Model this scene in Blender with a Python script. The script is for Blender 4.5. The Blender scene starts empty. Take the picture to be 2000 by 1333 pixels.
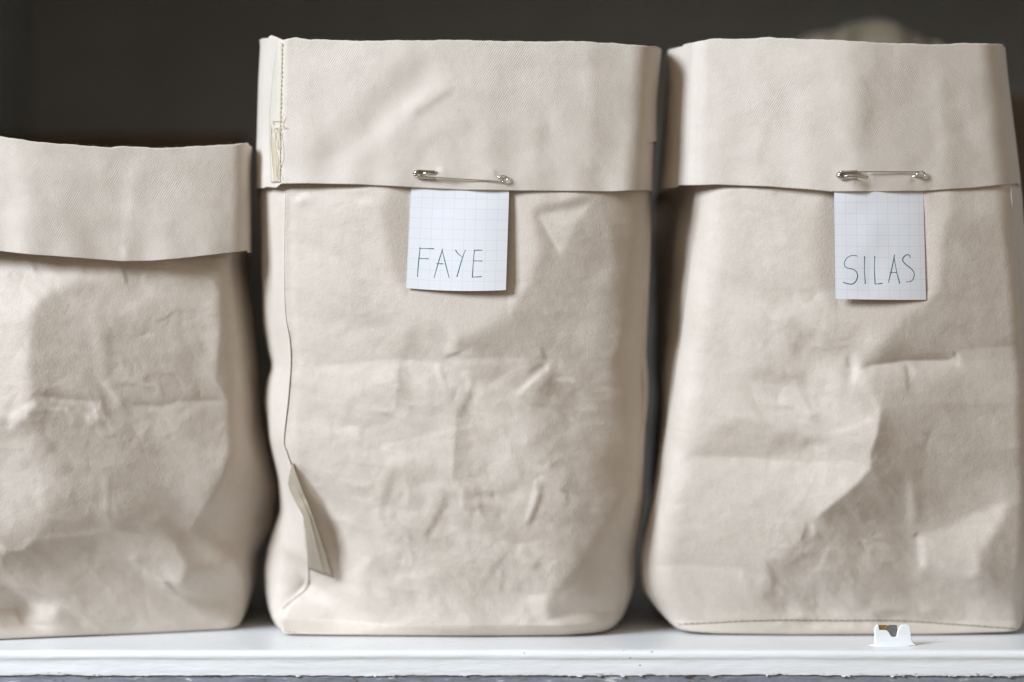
import bpy, bmesh, math, random
import numpy as np
from mathutils import Vector
rng = np.random.RandomState(7)
random.seed(7)

# ------------------------------------------------------------------ camera, light, exposure
S = 0.00024          # metres per photo pixel on the plane of the cuffs (y = 0)
D = 0.9333           # camera distance from that plane
ZC = 0.1436          # camera height over the shelf top
scene = bpy.context.scene
cam_data = bpy.data.cameras.new('camera')
cam = bpy.data.objects.new('camera', cam_data)
scene.collection.objects.link(cam)
cam.location = (0, -D, ZC)
cam.rotation_euler = (math.radians(90), 0, 0)
cam_data.lens = 70
cam_data.sensor_width = 36
cam_data.clip_start = 0.05
cam_data.clip_end = 50
cam_data.dof.use_dof = True
cam_data.dof.focus_distance = D + 0.001
cam_data.dof.aperture_fstop = 2.2
scene.camera = cam

world = bpy.data.worlds.new('World')
scene.world = world
world.use_nodes = True
bg = world.node_tree.nodes['Background']
bg.inputs[0].default_value = (1.0, 0.84, 0.67, 1)
bg.inputs[1].default_value = 0.225

def area(name, target, az, el, dist, sx, sy, energy, col):
    l = bpy.data.lights.new(name, 'AREA')
    l.shape = 'RECTANGLE'; l.size = sx; l.size_y = sy
    l.energy = energy; l.color = col
    o = bpy.data.objects.new(name, l)
    scene.collection.objects.link(o)
    a, e = math.radians(az), math.radians(el)
    d = Vector((-math.sin(a) * math.cos(e), -math.cos(a) * math.cos(e), math.sin(e)))
    o.location = Vector(target) + d * dist
    o.rotation_euler = (-d).to_track_quat('-Z', 'Y').to_euler()
    return o
KEY_AZ, KEY_EL = 55, 25
area('window_light', (0.05, 0, 0.14), KEY_AZ, KEY_EL, 2.6, 0.75, 0.95, 90, (0.83, 0.94, 1.07))
area('room_light', (0.05, 0, 0.14), 14, 28, 2.4, 1.8, 1.6, 6.2, (1.0, 0.85, 0.68))

scene.view_settings.view_transform = 'Standard'
scene.view_settings.look = 'None'
scene.view_settings.exposure = 0.15
scene.view_settings.gamma = 1.0

# ------------------------------------------------------------------ helpers
def W(px, py, y):
    k = S * (D + y) / D
    return ((px - 1000) * k, y, ZC - (py - 666.5) * k)
def PX(x, y): return 1000 + x / (S * (D + y) / D)
def PY(z, y): return 666.5 - (z - ZC) / (S * (D + y) / D)

def link(name, me, parent=None, mat=None, smooth=True):
    o = bpy.data.objects.new(name, me)
    scene.collection.objects.link(o)
    if parent is not None: o.parent = parent
    if mat is not None: me.materials.append(mat)
    if smooth: me.polygons.foreach_set('use_smooth', [True] * len(me.polygons))
    me.update()
    return o
def tag(o, label=None, cat=None, group=None, kind=None):
    if label: o['label'] = label
    if cat: o['category'] = cat
    if group: o['group'] = group
    if kind: o['kind'] = kind
    return o
def empty(name, loc):
    o = bpy.data.objects.new(name, None)
    o.empty_display_size = 0.01
    scene.collection.objects.link(o)
    o.location = loc
    return o
def adopt(child, parent):
    child.parent = parent
    child.matrix_parent_inverse = parent.matrix_basis.inverted()

def grid_mesh(name, V, closed=False, uv=None, flip=False):
    """V: (rows, cols, 3) -> mesh; closed joins the last column to the first."""
    R, C, _ = V.shape
    me = bpy.data.meshes.new(name)
    r = np.arange(R - 1)[:, None]
    c = np.arange(C if closed else C - 1)[None, :]
    c2 = (c + 1) % C
    a = r * C + c; b = r * C + c2; d = (r + 1) * C + c2; e = (r + 1) * C + c
    q = np.stack([a, b, d, e], -1).reshape(-1, 4)
    if flip: q = q[:, ::-1]
    me.vertices.add(R * C); me.vertices.foreach_set('co', V.reshape(-1).astype(np.float32))
    me.loops.add(q.size); me.loops.foreach_set('vertex_index', q.reshape(-1).astype(np.int32))
    me.polygons.add(len(q)); me.polygons.foreach_set('loop_start', np.arange(0, q.size, 4, dtype=np.int32))
    me.update(calc_edges=True)
    if uv is not None:
        l = me.uv_layers.new(name='UVMap')
        U = uv.reshape(-1, 2)[q.reshape(-1)]
        l.data.foreach_set('uv', U.reshape(-1).astype(np.float32))
    return me

def tube_mesh(name, pts, r, seg=10, caps=True):
    P = np.array(pts, float)
    n = len(P)
    R = np.full(n, r) if np.isscalar(r) else np.array(r)
    T = np.gradient(P, axis=0); T /= np.linalg.norm(T, axis=1)[:, None] + 1e-12
    up = np.array([0.13, -1.0, 0.21]); N = []
    u = up - T[0] * up.dot(T[0]); u /= np.linalg.norm(u)
    for i in range(n):
        u = u - T[i] * u.dot(T[i]); u /= np.linalg.norm(u) + 1e-12
        N.append(u.copy())
    N = np.array(N); B = np.cross(T, N)
    a = np.linspace(0, 2 * math.pi, seg, endpoint=False)
    V = P[:, None] + R[:, None, None] * (np.cos(a)[None, :, None] * N[:, None] + np.sin(a)[None, :, None] * B[:, None])
    me = grid_mesh(name, V, closed=True)
    if caps:
        bm = bmesh.new(); bm.from_mesh(me); bm.verts.ensure_lookup_table()
        bm.faces.new([bm.verts[i] for i in range(seg)][::-1])
        bm.faces.new([bm.verts[(n - 1) * seg + i] for i in range(seg)])
        bm.to_mesh(me); bm.free()
    return me
def spline(pts, n=8):
    P = np.array(pts, float); out = []
    Q = np.vstack([2 * P[0] - P[1], P, 2 * P[-1] - P[-2]])
    for i in range(1, len(Q) - 2):
        for t in np.linspace(0, 1, n, endpoint=False):
            p0, p1, p2, p3 = Q[i - 1], Q[i], Q[i + 1], Q[i + 2]
            out.append(0.5 * (2 * p1 + (p2 - p0) * t + (2 * p0 - 5 * p1 + 4 * p2 - p3) * t * t + (3 * p1 - p0 - 3 * p2 + p3) * t ** 3))
    out.append(P[-1])
    return np.array(out)
def bm_box(bm, x0, x1, y0, y1, z0, z1):
    v = [bm.verts.new(p) for p in ((x0, y0, z0), (x1, y0, z0), (x1, y1, z0), (x0, y1, z0), (x0, y0, z1), (x1, y0, z1), (x1, y1, z1), (x0, y1, z1))]
    for f in ((0, 3, 2, 1), (4, 5, 6, 7), (0, 1, 5, 4), (1, 2, 6, 5), (2, 3, 7, 6), (3, 0, 4, 7)):
        bm.faces.new([v[i] for i in f])
def bm_obj(name, bm, mat, parent=None, smooth=False):
    me = bpy.data.meshes.new(name); bm.to_mesh(me); bm.free()
    return link(name, me, parent, mat, smooth)

# ------------------------------------------------------------------ materials
def mat_new(name):
    m = bpy.data.materials.new(name); m.use_nodes = True
    nt = m.node_tree; b = nt.nodes['Principled BSDF']
    return m, nt, b
def nd(nt, typ, **kw):
    n = nt.nodes.new(typ)
    for k, v in kw.items(): setattr(n, k, v)
    return n
def mth(nt, op, a, b=None, c=None):
    n = nt.nodes.new('ShaderNodeMath'); n.operation = op
    for i, v in enumerate((a, b, c)):
        if v is None: continue
        if isinstance(v, (int, float)): n.inputs[i].default_value = v
        else: nt.links.new(v, n.inputs[i])
    return n.outputs[0]
def noise(nt, vec, scale, detail=3, rough=0.5):
    n = nt.nodes.new('ShaderNodeTexNoise')
    n.inputs['Scale'].default_value = scale; n.inputs['Detail'].default_value = detail; n.inputs['Roughness'].default_value = rough
    nt.links.new(vec, n.inputs['Vector'])
    return n.outputs['Fac']
def ramp(nt, fac, stops):
    n = nt.nodes.new('ShaderNodeValToRGB')
    e = n.color_ramp.elements
    e[0].position, e[0].color = stops[0][0], (*stops[0][1], 1)
    e[1].position, e[1].color = stops[-1][0], (*stops[-1][1], 1)
    for p, c in stops[1:-1]:
        q = e.new(p); q.color = (*c, 1)
    nt.links.new(fac, n.inputs[0])
    return n.outputs[0]

def paper_mat(name, base, twill, rough=0.52, grain=1.0):
    m, nt, b = mat_new(name)
    tc = nd(nt, 'ShaderNodeTexCoord')
    ob = tc.outputs['Object']; uvv = tc.outputs['UV']
    n1 = noise(nt, ob, 38, 5, 0.6)
    n2 = noise(nt, ob, 240, 4, 0.65)
    n3 = noise(nt, ob, 1100, 3, 0.7)
    mix = mth(nt, 'ADD', mth(nt, 'ADD', mth(nt, 'MULTIPLY', n1, 0.50), mth(nt, 'MULTIPLY', n2, 0.25)), mth(nt, 'MULTIPLY', n3, 0.25))
    c = np.array(base)
    col = ramp(nt, mix, [(0.36, tuple(c * np.array([0.93, 0.92, 0.905]))), (0.5, tuple(c)), (0.64, tuple(np.minimum(c * np.array([1.045, 1.05, 1.055]), 0.9)))])
    nt.links.new(col, b.inputs['Base Color'])
    b.inputs['Roughness'].default_value = rough
    b.inputs['Specular IOR Level'].default_value = 0.42
    b.inputs['Sheen Weight'].default_value = 0.12
    b.inputs['Sheen Roughness'].default_value = 0.5
    fine = noise(nt, ob, 1500, 4, 0.7)
    med = noise(nt, ob, 420, 4, 0.6)
    h = mth(nt, 'ADD', mth(nt, 'MULTIPLY', fine, 0.00022 * grain), mth(nt, 'MULTIPLY', med, 0.00015 * grain))
    if twill:
        sep = nd(nt, 'ShaderNodeSeparateXYZ'); nt.links.new(uvv, sep.inputs[0])
        wob = mth(nt, 'MULTIPLY', noise(nt, ob, 120, 2), 0.0009)
        u = mth(nt, 'ADD', sep.outputs[0], wob); v = mth(nt, 'ADD', sep.outputs[1], wob)
        per = 0.00096
        k = 2 * math.pi / per
        a = mth(nt, 'ADD', mth(nt, 'MULTIPLY', u, k * 0.86), mth(nt, 'MULTIPLY', v, k * -0.50))
        d = mth(nt, 'ADD', mth(nt, 'MULTIPLY', u, k * 0.40), mth(nt, 'MULTIPLY', v, k * 0.92))
        t = mth(nt, 'ADD', mth(nt, 'SINE', a), mth(nt, 'MULTIPLY', mth(nt, 'SINE', d), 0.7))
        amp = mth(nt, 'ADD', 0.25, mth(nt, 'MULTIPLY', noise(nt, ob, 90, 3), 1.2))
        h = mth(nt, 'ADD', h, mth(nt, 'MULTIPLY', mth(nt, 'MULTIPLY', t, amp), 0.000027))
    bu = nd(nt, 'ShaderNodeBump'); bu.inputs['Strength'].default_value = 1.0; bu.inputs['Distance'].default_value = 1.0
    nt.links.new(h, bu.inputs['Height']); nt.links.new(bu.outputs[0], b.inputs['Normal'])
    return m
BASE = (0.615, 0.543, 0.467)
M_body = paper_mat('washable_paper', BASE, False)
M_cuff = paper_mat('washable_paper_reverse', (0.622, 0.554, 0.482), True, 0.62, 0.8)
M_tag = paper_mat('olive_tag_paper', (0.335, 0.28, 0.21), False, 0.5, 0.6)
M_seam = paper_mat('cream_seam_paper', (0.585, 0.53, 0.45), False, 0.6, 0.8)
M_glue = paper_mat('glue_stained_paper', (0.52, 0.44, 0.32), False, 0.5, 1.5)
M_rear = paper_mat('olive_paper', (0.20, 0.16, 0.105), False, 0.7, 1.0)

def plain(name, col, rough=0.5, metal=0.0, bump=None, var=None):
    m, nt, b = mat_new(name)
    b.inputs['Base Color'].default_value = (*col, 1)
    b.inputs['Roughness'].default_value = rough
    b.inputs['Metallic'].default_value = metal
    tc = nd(nt, 'ShaderNodeTexCoord')
    if var:
        f = noise(nt, tc.outputs['Object'], var[0], 4, 0.6)
        c = np.array(col)
        nt.links.new(ramp(nt, f, [(0.3, tuple(c * (1 - var[1]))), (0.7, tuple(np.minimum(c * (1 + var[1]), 1)))]), b.inputs['Base Color'])
    if bump:
        f = noise(nt, tc.outputs['Object'], bump[0], 4, 0.6)
        bu = nd(nt, 'ShaderNodeBump'); bu.inputs['Strength'].default_value = 1; bu.inputs['Distance'].default_value = bump[1]
        nt.links.new(f, bu.inputs['Height']); nt.links.new(bu.outputs[0], b.inputs['Normal'])
    return m
M_steel = plain('nickel_steel', (0.62, 0.60, 0.54), 0.16, 1.0, var=(900, 0.12))
M_ink = plain('teal_ink', (0.02, 0.135, 0.14), 0.5, var=(1500, 0.35))
M_thread_dark = plain('dark_olive_thread', (0.12, 0.10, 0.065), 0.8, var=(2500, 0.4))
M_thread_gold = plain('golden_thread', (0.50, 0.37, 0.15), 0.6, var=(2500, 0.3))
M_thread_pale = plain('pale_olive_thread', (0.30, 0.27, 0.19), 0.8, var=(2500, 0.3))
M_back = plain('dark_grey_paint', (0.45, 0.45, 0.435), 0.8, bump=(40, 0.0005), var=(9, 0.12))
M_brown = plain('dark_brown_wood', (0.085, 0.045, 0.018), 0.5, bump=(160, 0.0003), var=(30, 0.3))
M_brass = plain('worn_brass', (0.27, 0.165, 0.04), 0.5, 0.2, var=(900, 0.4))
M_lead = plain('bare_grey_steel', (0.17, 0.165, 0.18), 0.5, 0.2, var=(900, 0.3))

def white_paint():
    m, nt, b = mat_new('white_gloss_paint')
    tc = nd(nt, 'ShaderNodeTexCoord'); ob = tc.outputs['Object']
    mp = nd(nt, 'ShaderNodeMapping'); mp.inputs['Scale'].default_value = (0.16, 1, 1); nt.links.new(ob, mp.inputs[0])
    brush = noise(nt, mp.outputs[0], 700, 4, 0.6)
    big = noise(nt, ob, 30, 4, 0.6)
    pit = nd(nt, 'ShaderNodeTexVoronoi'); pit.inputs['Scale'].default_value = 210; nt.links.new(ob, pit.inputs['Vector'])
    mask = noise(nt, ob, 26, 2)
    pm = mth(nt, 'MULTIPLY', mth(nt, 'LESS_THAN', pit.outputs['Distance'], 0.13), mth(nt, 'GREATER_THAN', mask, 0.64))
    base = ramp(nt, mth(nt, 'ADD', mth(nt, 'MULTIPLY', brush, 0.5), mth(nt, 'MULTIPLY', big, 0.5)),
                [(0.3, (0.78, 0.795, 0.80)), (0.7, (0.86, 0.87, 0.875))])
    sp = nd(nt, 'ShaderNodeSeparateXYZ'); nt.links.new(ob, sp.inputs[0])
    mp2 = nd(nt, 'ShaderNodeMapping'); mp2.inputs['Scale'].default_value = (0.22, 1, 1.3); nt.links.new(ob, mp2.inputs[0])
    tlow = mth(nt, 'MINIMUM', mth(nt, 'MAXIMUM', mth(nt, 'DIVIDE', mth(nt, 'SUBTRACT', -0.0098, sp.outputs[2]), 0.0020), 0.0), 1.0)
    where = noise(nt, ob, 22, 2)
    flake = mth(nt, 'GREATER_THAN', mth(nt, 'ADD', noise(nt, mp2.outputs[0], 900, 5, 0.65), mth(nt, 'ADD', mth(nt, 'MULTIPLY', tlow, 0.16), mth(nt, 'MULTIPLY', where, 0.22))), 0.845)
    flake = mth(nt, 'MULTIPLY', flake, mth(nt, 'GREATER_THAN', tlow, 0.02))
    pm = mth(nt, 'MAXIMUM', pm, flake)
    mx = nd(nt, 'ShaderNodeMix', data_type='RGBA')
    nt.links.new(pm, mx.inputs[0]); nt.links.new(base, mx.inputs[6]); mx.inputs[7].default_value = (0.40, 0.39, 0.38, 1)
    nt.links.new(mx.outputs[2], b.inputs['Base Color'])
    b.inputs['Roughness'].default_value = 0.33
    h = mth(nt, 'SUBTRACT', mth(nt, 'ADD', mth(nt, 'MULTIPLY', brush, 0.00016), mth(nt, 'MULTIPLY', noise(nt, mp.outputs[0], 300, 3), 0.0003)), mth(nt, 'MULTIPLY', pm, 0.0003))
    bu = nd(nt, 'ShaderNodeBump'); bu.inputs['Distance'].default_value = 1.0; bu.inputs['Strength'].default_value = 0.9
    nt.links.new(h, bu.inputs['Height']); nt.links.new(bu.outputs[0], b.inputs['Normal'])
    return m
M_white = white_paint()
def grey_paint():
    m, nt, b = mat_new('worn_grey_paint')
    tc = nd(nt, 'ShaderNodeTexCoord'); ob = tc.outputs['Object']
    mp = nd(nt, 'ShaderNodeMapping'); mp.inputs['Scale'].default_value = (0.35, 1, 1); nt.links.new(ob, mp.inputs[0])
    f = noise(nt, mp.outputs[0], 260, 6, 0.7)
    col = ramp(nt, f, [(0.33, (0.10, 0.075, 0.06)), (0.40, (0.20, 0.215, 0.25)), (0.60, (0.25, 0.27, 0.31)), (0.68, (0.62, 0.64, 0.66))])
    nt.links.new(col, b.inputs['Base Color']); b.inputs['Roughness'].default_value = 0.45
    bu = nd(nt, 'ShaderNodeBump'); bu.inputs['Distance'].default_value = 0.0006
    nt.links.new(f, bu.inputs['Height']); nt.links.new(bu.outputs[0], b.inputs['Normal'])
    return m
M_grey = grey_paint()

def grid_paper(name, px, py, ox, oy, tint):
    m, nt, b = mat_new(name)
    tc = nd(nt, 'ShaderNodeTexCoord'); sep = nd(nt, 'ShaderNodeSeparateXYZ'); nt.links.new(tc.outputs['UV'], sep.inputs[0])
    def lines(c, per, off):
        f = mth(nt, 'FRACT', mth(nt, 'DIVIDE', mth(nt, 'ADD', c, off), per))
        d = mth(nt, 'MULTIPLY', mth(nt, 'ABSOLUTE', mth(nt, 'SUBTRACT', f, 0.5)), per)
        return mth(nt, 'LESS_THAN', mth(nt, 'SUBTRACT', per * 0.5, d), 0.55)
    l = mth(nt, 'MAXIMUM', lines(sep.outputs[0], px, -ox), lines(sep.outputs[1], py, -oy))
    fib = noise(nt, tc.outputs['Object'], 300, 4)
    l = mth(nt, 'MULTIPLY', l, mth(nt, 'ADD', 0.30, mth(nt, 'MULTIPLY', fib, 0.55)))
    mx = nd(nt, 'ShaderNodeMix', data_type='RGBA')
    nt.links.new(l, mx.inputs[0]); mx.inputs[6].default_value = (*tint, 1); mx.inputs[7].default_value = (0.50, 0.60, 0.74, 1)
    nt.links.new(mx.outputs[2], b.inputs['Base Color']); b.inputs['Roughness'].default_value = 0.6
    b.inputs['Specular IOR Level'].default_value = 0.3
    return m

# ------------------------------------------------------------------ relief painting: facets of a crumpled sheet
# Each fold is given by where a facet turns towards (+) or away from (-) the upper left; slopes are integrated to a real height field.
def gauss1(n, sg):
    f = np.fft.fftfreq(n); return np.exp(-2 * (math.pi * f * sg) ** 2)
def blur(a, sg):
    if sg <= 0: return a
    F = np.fft.fft2(a)
    return np.real(np.fft.ifft2(F * gauss1(a.shape[0], sg)[:, None] * gauss1(a.shape[1], sg)[None]))
class Relief:
    def __init__(s, x0, x1, y0, y1, step=2.0):
        s.x0, s.y0, s.st = x0, y0, step
        s.nx = int((x1 - x0) / step); s.ny = int((y1 - y0) / step)
        s.X, s.Y = np.meshgrid(x0 + np.arange(s.nx) * step, y0 + np.arange(s.ny) * step)
        s.T = np.zeros((s.ny, s.nx)); s.H = None
    def P(s, pts, dl, bl=5):
        ins = np.zeros(s.T.shape, bool)
        n = len(pts)
        for i in range(n):
            (xa, ya), (xb, yb) = pts[i], pts[(i + 1) % n]
            if ya == yb: continue
            c = ((ya > s.Y) != (yb > s.Y)) & (s.X < (xb - xa) * (s.Y - ya) / (yb - ya) + xa)
            ins ^= c
        s.T += dl * blur(ins.astype(float), bl / s.st)
    def _dist(s, pts):
        best = np.full(s.T.shape, 1e9); sign = np.ones(s.T.shape); par = np.zeros(s.T.shape)
        L = [0]
        for i in range(len(pts) - 1): L.append(L[-1] + math.dist(pts[i], pts[i + 1]))
        for i in range(len(pts) - 1):
            (xa, ya), (xb, yb) = pts[i], pts[i + 1]
            dx, dy = xb - xa, yb - ya; ll = dx * dx + dy * dy + 1e-9
            t = ((s.X - xa) * dx + (s.Y - ya) * dy) / ll
            tc = np.clip(t, 0, 1)
            d = np.hypot(s.X - xa - tc * dx, s.Y - ya - tc * dy)
            cr = dx * (s.Y - ya) - dy * (s.X - xa)      # >0 : right-hand side when walking (y down)
            m = d < best
            best = np.where(m, d, best); sign = np.where(m, np.sign(cr), sign)
            par = np.where(m, (L[i] + tc * math.sqrt(ll)) / L[-1], par)
        return best, sign, par
    def S(s, pts, dl, w, taper=True):
        d, _, p = s._dist(pts)
        t = np.clip(np.sin(np.pi * np.clip(p, 0, 1)) * 1.6 + 0.15, 0, 1) if taper else 1
        s.T += dl * t * np.exp(-0.5 * (d / (w * 0.6)) ** 2)
    def E(s, pts, dr, fr, dleft=0, fl=20, soft=2.5):
        """fold line: right-hand side (walking in image, y down) changes by dr fading over fr, left side by dleft."""
        d, sg, p = s._dist(pts)
        t = np.clip(np.sin(np.pi * np.clip(p, 0, 1)) * 2.2 + 0.1, 0, 1)
        sd = d * sg
        r = 1 / (1 + np.exp(-sd / (soft * 0.6 + 0.01)))
        s.T += t * (dr * r * np.exp(-np.clip(sd, 0, None) / fr) + dleft * (1 - r) * np.exp(-np.clip(-sd, 0, None) / fl))
    def N(s, amp, lo, hi, seed, region=None):
        r = np.random.RandomState(seed).randn(s.ny, s.nx)
        a = blur(r, lo / s.st) - blur(r, hi / s.st); a /= a.std()
        if region is not None: a *= blur(region.astype(float), 25 / s.st)
        s.T += amp * a
    def C(s, amp, cell, seed, region=None, soft=1.3, bl=25):
        """crumpled sheet: flat facets with crisp creases between them"""
        g = np.random.RandomState(seed)
        wx = blur(g.randn(s.ny, s.nx), cell * 0.35 / s.st); wy = blur(g.randn(s.ny, s.nx), cell * 0.35 / s.st)
        X = s.X + wx / wx.std() * cell * 0.30; Y = s.Y + wy / wy.std() * cell * 0.30
        n = int((s.X.max() - s.x0) * (s.Y.max() - s.y0) / (cell * cell))
        px = g.uniform(s.x0, s.X.max(), n); py = g.uniform(s.y0, s.Y.max(), n); v = g.randn(n); gx = g.randn(n) * 0.9 / cell; gy = g.randn(n) * 0.9 / cell
        best = np.full(s.T.shape, 1e9); val = np.zeros(s.T.shape)
        for i in range(n):
            x0 = int(max(0, (px[i] - s.x0 - cell * 3.4) / s.st)); x1 = int(min(s.nx, (px[i] - s.x0 + cell * 3.4) / s.st))
            y0 = int(max(0, (py[i] - s.y0 - cell * 3.4) / s.st)); y1 = int(min(s.ny, (py[i] - s.y0 + cell * 3.4) / s.st))
            xx = X[y0:y1, x0:x1] - px[i]; yy = Y[y0:y1, x0:x1] - py[i]
            d = xx * xx + yy * yy
            b = best[y0:y1, x0:x1]; m = d < b
            b[m] = d[m]; val[y0:y1, x0:x1][m] = (v[i] + gx[i] * xx + gy[i] * yy)[m]
        a = blur(val, soft / s.st); a /= a.std()
        if region is not None: a = a * blur(region.astype(float), bl / s.st)
        s.T += amp * a
    def K(s, n, amp, seed, region=None, lo=18, hi=70, fade=6):
        """fine crisp creases: short branching lines, one lip turned to the light and one away"""
        g = np.random.RandomState(seed); k = 0; tries = 0
        while k < n and tries < n * 30:
            tries += 1
            x, y = g.uniform(s.x0, s.X.max()), g.uniform(s.y0, s.Y.max())
            if region is not None and not region[int((y - s.y0) / s.st) % s.ny, int((x - s.x0) / s.st) % s.nx]: continue
            k += 1
            a = g.uniform(0, math.pi * 2); L = g.uniform(lo, hi); m = g.randint(3, 6); pts = [(x, y)]
            for _ in range(m):
                a += g.normal(0, 0.45); pts.append((pts[-1][0] + math.cos(a) * L / m, pts[-1][1] + math.sin(a) * L / m))
            br = [pts]
            if g.rand() < 0.4:
                j = pts[g.randint(1, m)]; b = a + g.choice([-1, 1]) * g.uniform(0.6, 1.2); br.append([j, (j[0] + math.cos(b) * L * 0.4, j[1] + math.sin(b) * L * 0.4)])
            A = amp * g.uniform(0.4, 1.2) * g.choice([-1, 1]); f = fade * g.uniform(0.6, 1.8)
            for q in br:
                xs = [p[0] for p in q]; ys = [p[1] for p in q]
                i0 = max(0, int((min(xs) - 30 - s.x0) / s.st)); i1 = min(s.nx, int((max(xs) + 30 - s.x0) / s.st))
                j0 = max(0, int((min(ys) - 30 - s.y0) / s.st)); j1 = min(s.ny, int((max(ys) + 30 - s.y0) / s.st))
                if i1 - i0 < 3 or j1 - j0 < 3: continue
                sub = object.__new__(Relief); sub.X = s.X[j0:j1, i0:i1]; sub.Y = s.Y[j0:j1, i0:i1]; sub.T = np.zeros(sub.X.shape)
                sub.E(q, A, f, -A * 0.8, f, 1.2)
                s.T[j0:j1, i0:i1] += sub.T
    def solve(s, cut=800.0, gain=0.36):
        a, e = math.radians(KEY_AZ), math.radians(KEY_EL)
        lx, ly, lz = math.sin(a) * math.cos(e), math.cos(a) * math.cos(e), math.sin(e)
        T = s.T
        pad = 120
        Tp = np.pad(T, pad, mode='edge')
        w = np.ones(Tp.shape)
        Tp = (Tp - T.mean()) * w
        ny, nx = Tp.shape
        kx = 2 * math.pi * np.fft.fftfreq(nx, s.st * S)[None]; ky = 2 * math.pi * np.fft.fftfreq(ny, s.st * S)[:, None]
        # u . grad h = T * ly / gain ;  z runs up, image y runs down
        op = 1j * (lx * kx + lz * ky)
        eps = 2 * math.pi / (cut * S)
        H = np.conj(op) * np.fft.fft2(Tp) / (np.abs(op) ** 2 + (eps * 0.5) ** 2 + 0.02 * (kx ** 2 + ky ** 2))
        h = np.real(np.fft.ifft2(H)) * ly / gain * 1.0
        s.H = h[pad:-pad, pad:-pad]
        s.H = s.H - s.H.mean()
    def sample(s, px, py):
        fx = np.clip((px - s.x0) / s.st, 0, s.nx - 1.001); fy = np.clip((py - s.y0) / s.st, 0, s.ny - 1.001)
        i = fx.astype(int); j = fy.astype(int); a = fx - i; b = fy - j
        H = s.H
        return (H[j, i] * (1 - a) + H[j, i + 1] * a) * (1 - b) + (H[j + 1, i] * (1 - a) + H[j + 1, i + 1] * a) * b

# ---- left bag body
RL = Relief(-320, 600, 440, 1300)
RL.P([(-320, 500), (60, 500), (180, 530), (240, 537), (130, 560), (85, 585), (66, 620), (63, 700), (65, 760), (80, 790), (40, 812), (-60, 830), (-320, 830)], 0.26, 10)
RL.E([(100, 565), (70, 610), (64, 700), (68, 755), (80, 785)], 0, 60, -0.06, 90, 5)
RL.P([(25, 812), (70, 782), (83, 790), (62, 815), (20, 848)], 0.25, 4)
RL.S([(15, 805), (45, 765)], -0.10, 6)
RL.P([(-320, 850), (60, 850), (110, 900), (120, 980), (60, 1040), (-320, 1060)], 0.20, 25)
RL.S([(75, 955), (95, 1000)], 0.10, 14)
RL.E([(78, 772), (130, 782), (200, 786)], 0.09, 16, -0.12, 12)
RL.E([(240, 783), (262, 793), (320, 796), (345, 786), (445, 784)], 0.08, 20, -0.17, 8)
RL.S([(178, 600), (188, 690), (198, 755)], 0.07, 18)
RL.S([(213, 640), (216, 720), (225, 745)], -0.04, 14)
RL.S([(225, 755), (262, 752), (300, 735)], -0.07, 6)
RL.S([(196, 745), (215, 765), (240, 792)], 0.14, 7)
RL.S([(202, 768), (208, 800), (222, 820)], -0.13, 6)
RL.S([(240, 790), (252, 800), (255, 815)], -0.09, 6)
RL.P([(168, 812), (200, 790), (203, 815), (180, 828)], 0.15, 4)
RL.S([(135, 795), (137, 808)], 0.14, 5)
RL.S([(95, 792), (105, 800), (130, 800)], 0.12, 4)
RL.S([(300, 633), (325, 624), (342, 610)], -0.13, 3)
RL.S([(342, 610), (380, 612)], -0.05, 5)
RL.S([(310, 745), (325, 780)], -0.07, 5)
RL.S([(255, 630), (270, 600), (300, 560)], 0.06, 22)
RL.S([(232, 506), (240, 530), (248, 560)], -0.22, 5)
RL.S([(222, 508), (214, 535)], -0.12, 8)
RL.S([(280, 515), (277, 555)], 0.12, 7)
RL.P([(290, 512), (380, 508), (385, 530), (330, 528)], -0.18, 6)
RL.S([(300, 518), (340, 532), (390, 530), (420, 550)], -0.14, 6)
RL.S([(60, 510), (68, 535)], -0.16, 5); RL.S([(160, 510), (163, 535)], -0.14, 4); RL.S([(20, 535), (15, 545)], -0.12, 4)
RL.E([(400, 530), (428, 572), (430, 640), (422, 745), (448, 785), (450, 860), (445, 900)], 0, 20, -0.20, 45)
RL.S([(400, 590), (412, 660), (410, 740)], 0.09, 16)
RL.E([(452, 890), (440, 945), (400, 1000), (366, 1042)], 0.06, 25, -0.30, 90)
RL.P([(452, 900), (400, 992), (420, 1020), (520, 1080), (580, 1000), (560, 900)], -0.30, 12)
RL.S([(405, 1010), (440, 1050)], 0.10, 16)
RL.P([(300, 1032), (330, 1010), (362, 1030), (368, 1062), (340, 1050)], -0.16, 7)
RL.E([(215, 1033), (290, 1040), (345, 1062), (368, 1095), (366, 1130), (345, 1158)], 0.06, 20, -0.26, 40, 5)
RL.S([(322, 1140), (333, 1142), (340, 1154), (350, 1157)], -0.50, 6)
RL.S([(310, 1146), (328, 1146)], 0.22, 5)
RL.P([(345, 1160), (385, 1178), (440, 1180), (500, 1150), (500, 1090), (380, 1112)], -0.38, 9)
RL.S([(325, 1160), (400, 1205), (466, 1236)], 0.12, 16)
RL.E([(5, 1085), (22, 1080), (52, 1076), (72, 1056)], -0.20, 22, 0.14, 12)
RL.P([(20, 1088), (80, 1060), (215, 1036), (190, 1080), (120, 1120), (60, 1120)], -0.10, 10)
RL.S([(60, 1052), (140, 1046), (215, 1034)], 0.08, 8)
RL.S([(12, 1090), (14, 1110)], -0.15, 5)
RL.P([(-60, 1155), (10, 1155), (32, 1175), (25, 1192), (-10, 1195), (-60, 1190)], -0.55, 6)
RL.S([(18, 1185), (30, 1210), (40, 1226)], -0.26, 5)
RL.P([(38, 1182), (90, 1176), (117, 1192), (95, 1216), (48, 1222)], 0.34, 6)
RL.S([(40, 1150), (75, 1165), (108, 1180)], -0.12, 6)
RL.S([(222, 930), (220, 985), (222, 1030)], -0.09, 6); RL.S([(212, 930), (208, 1020)], 0.05, 10)
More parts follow.
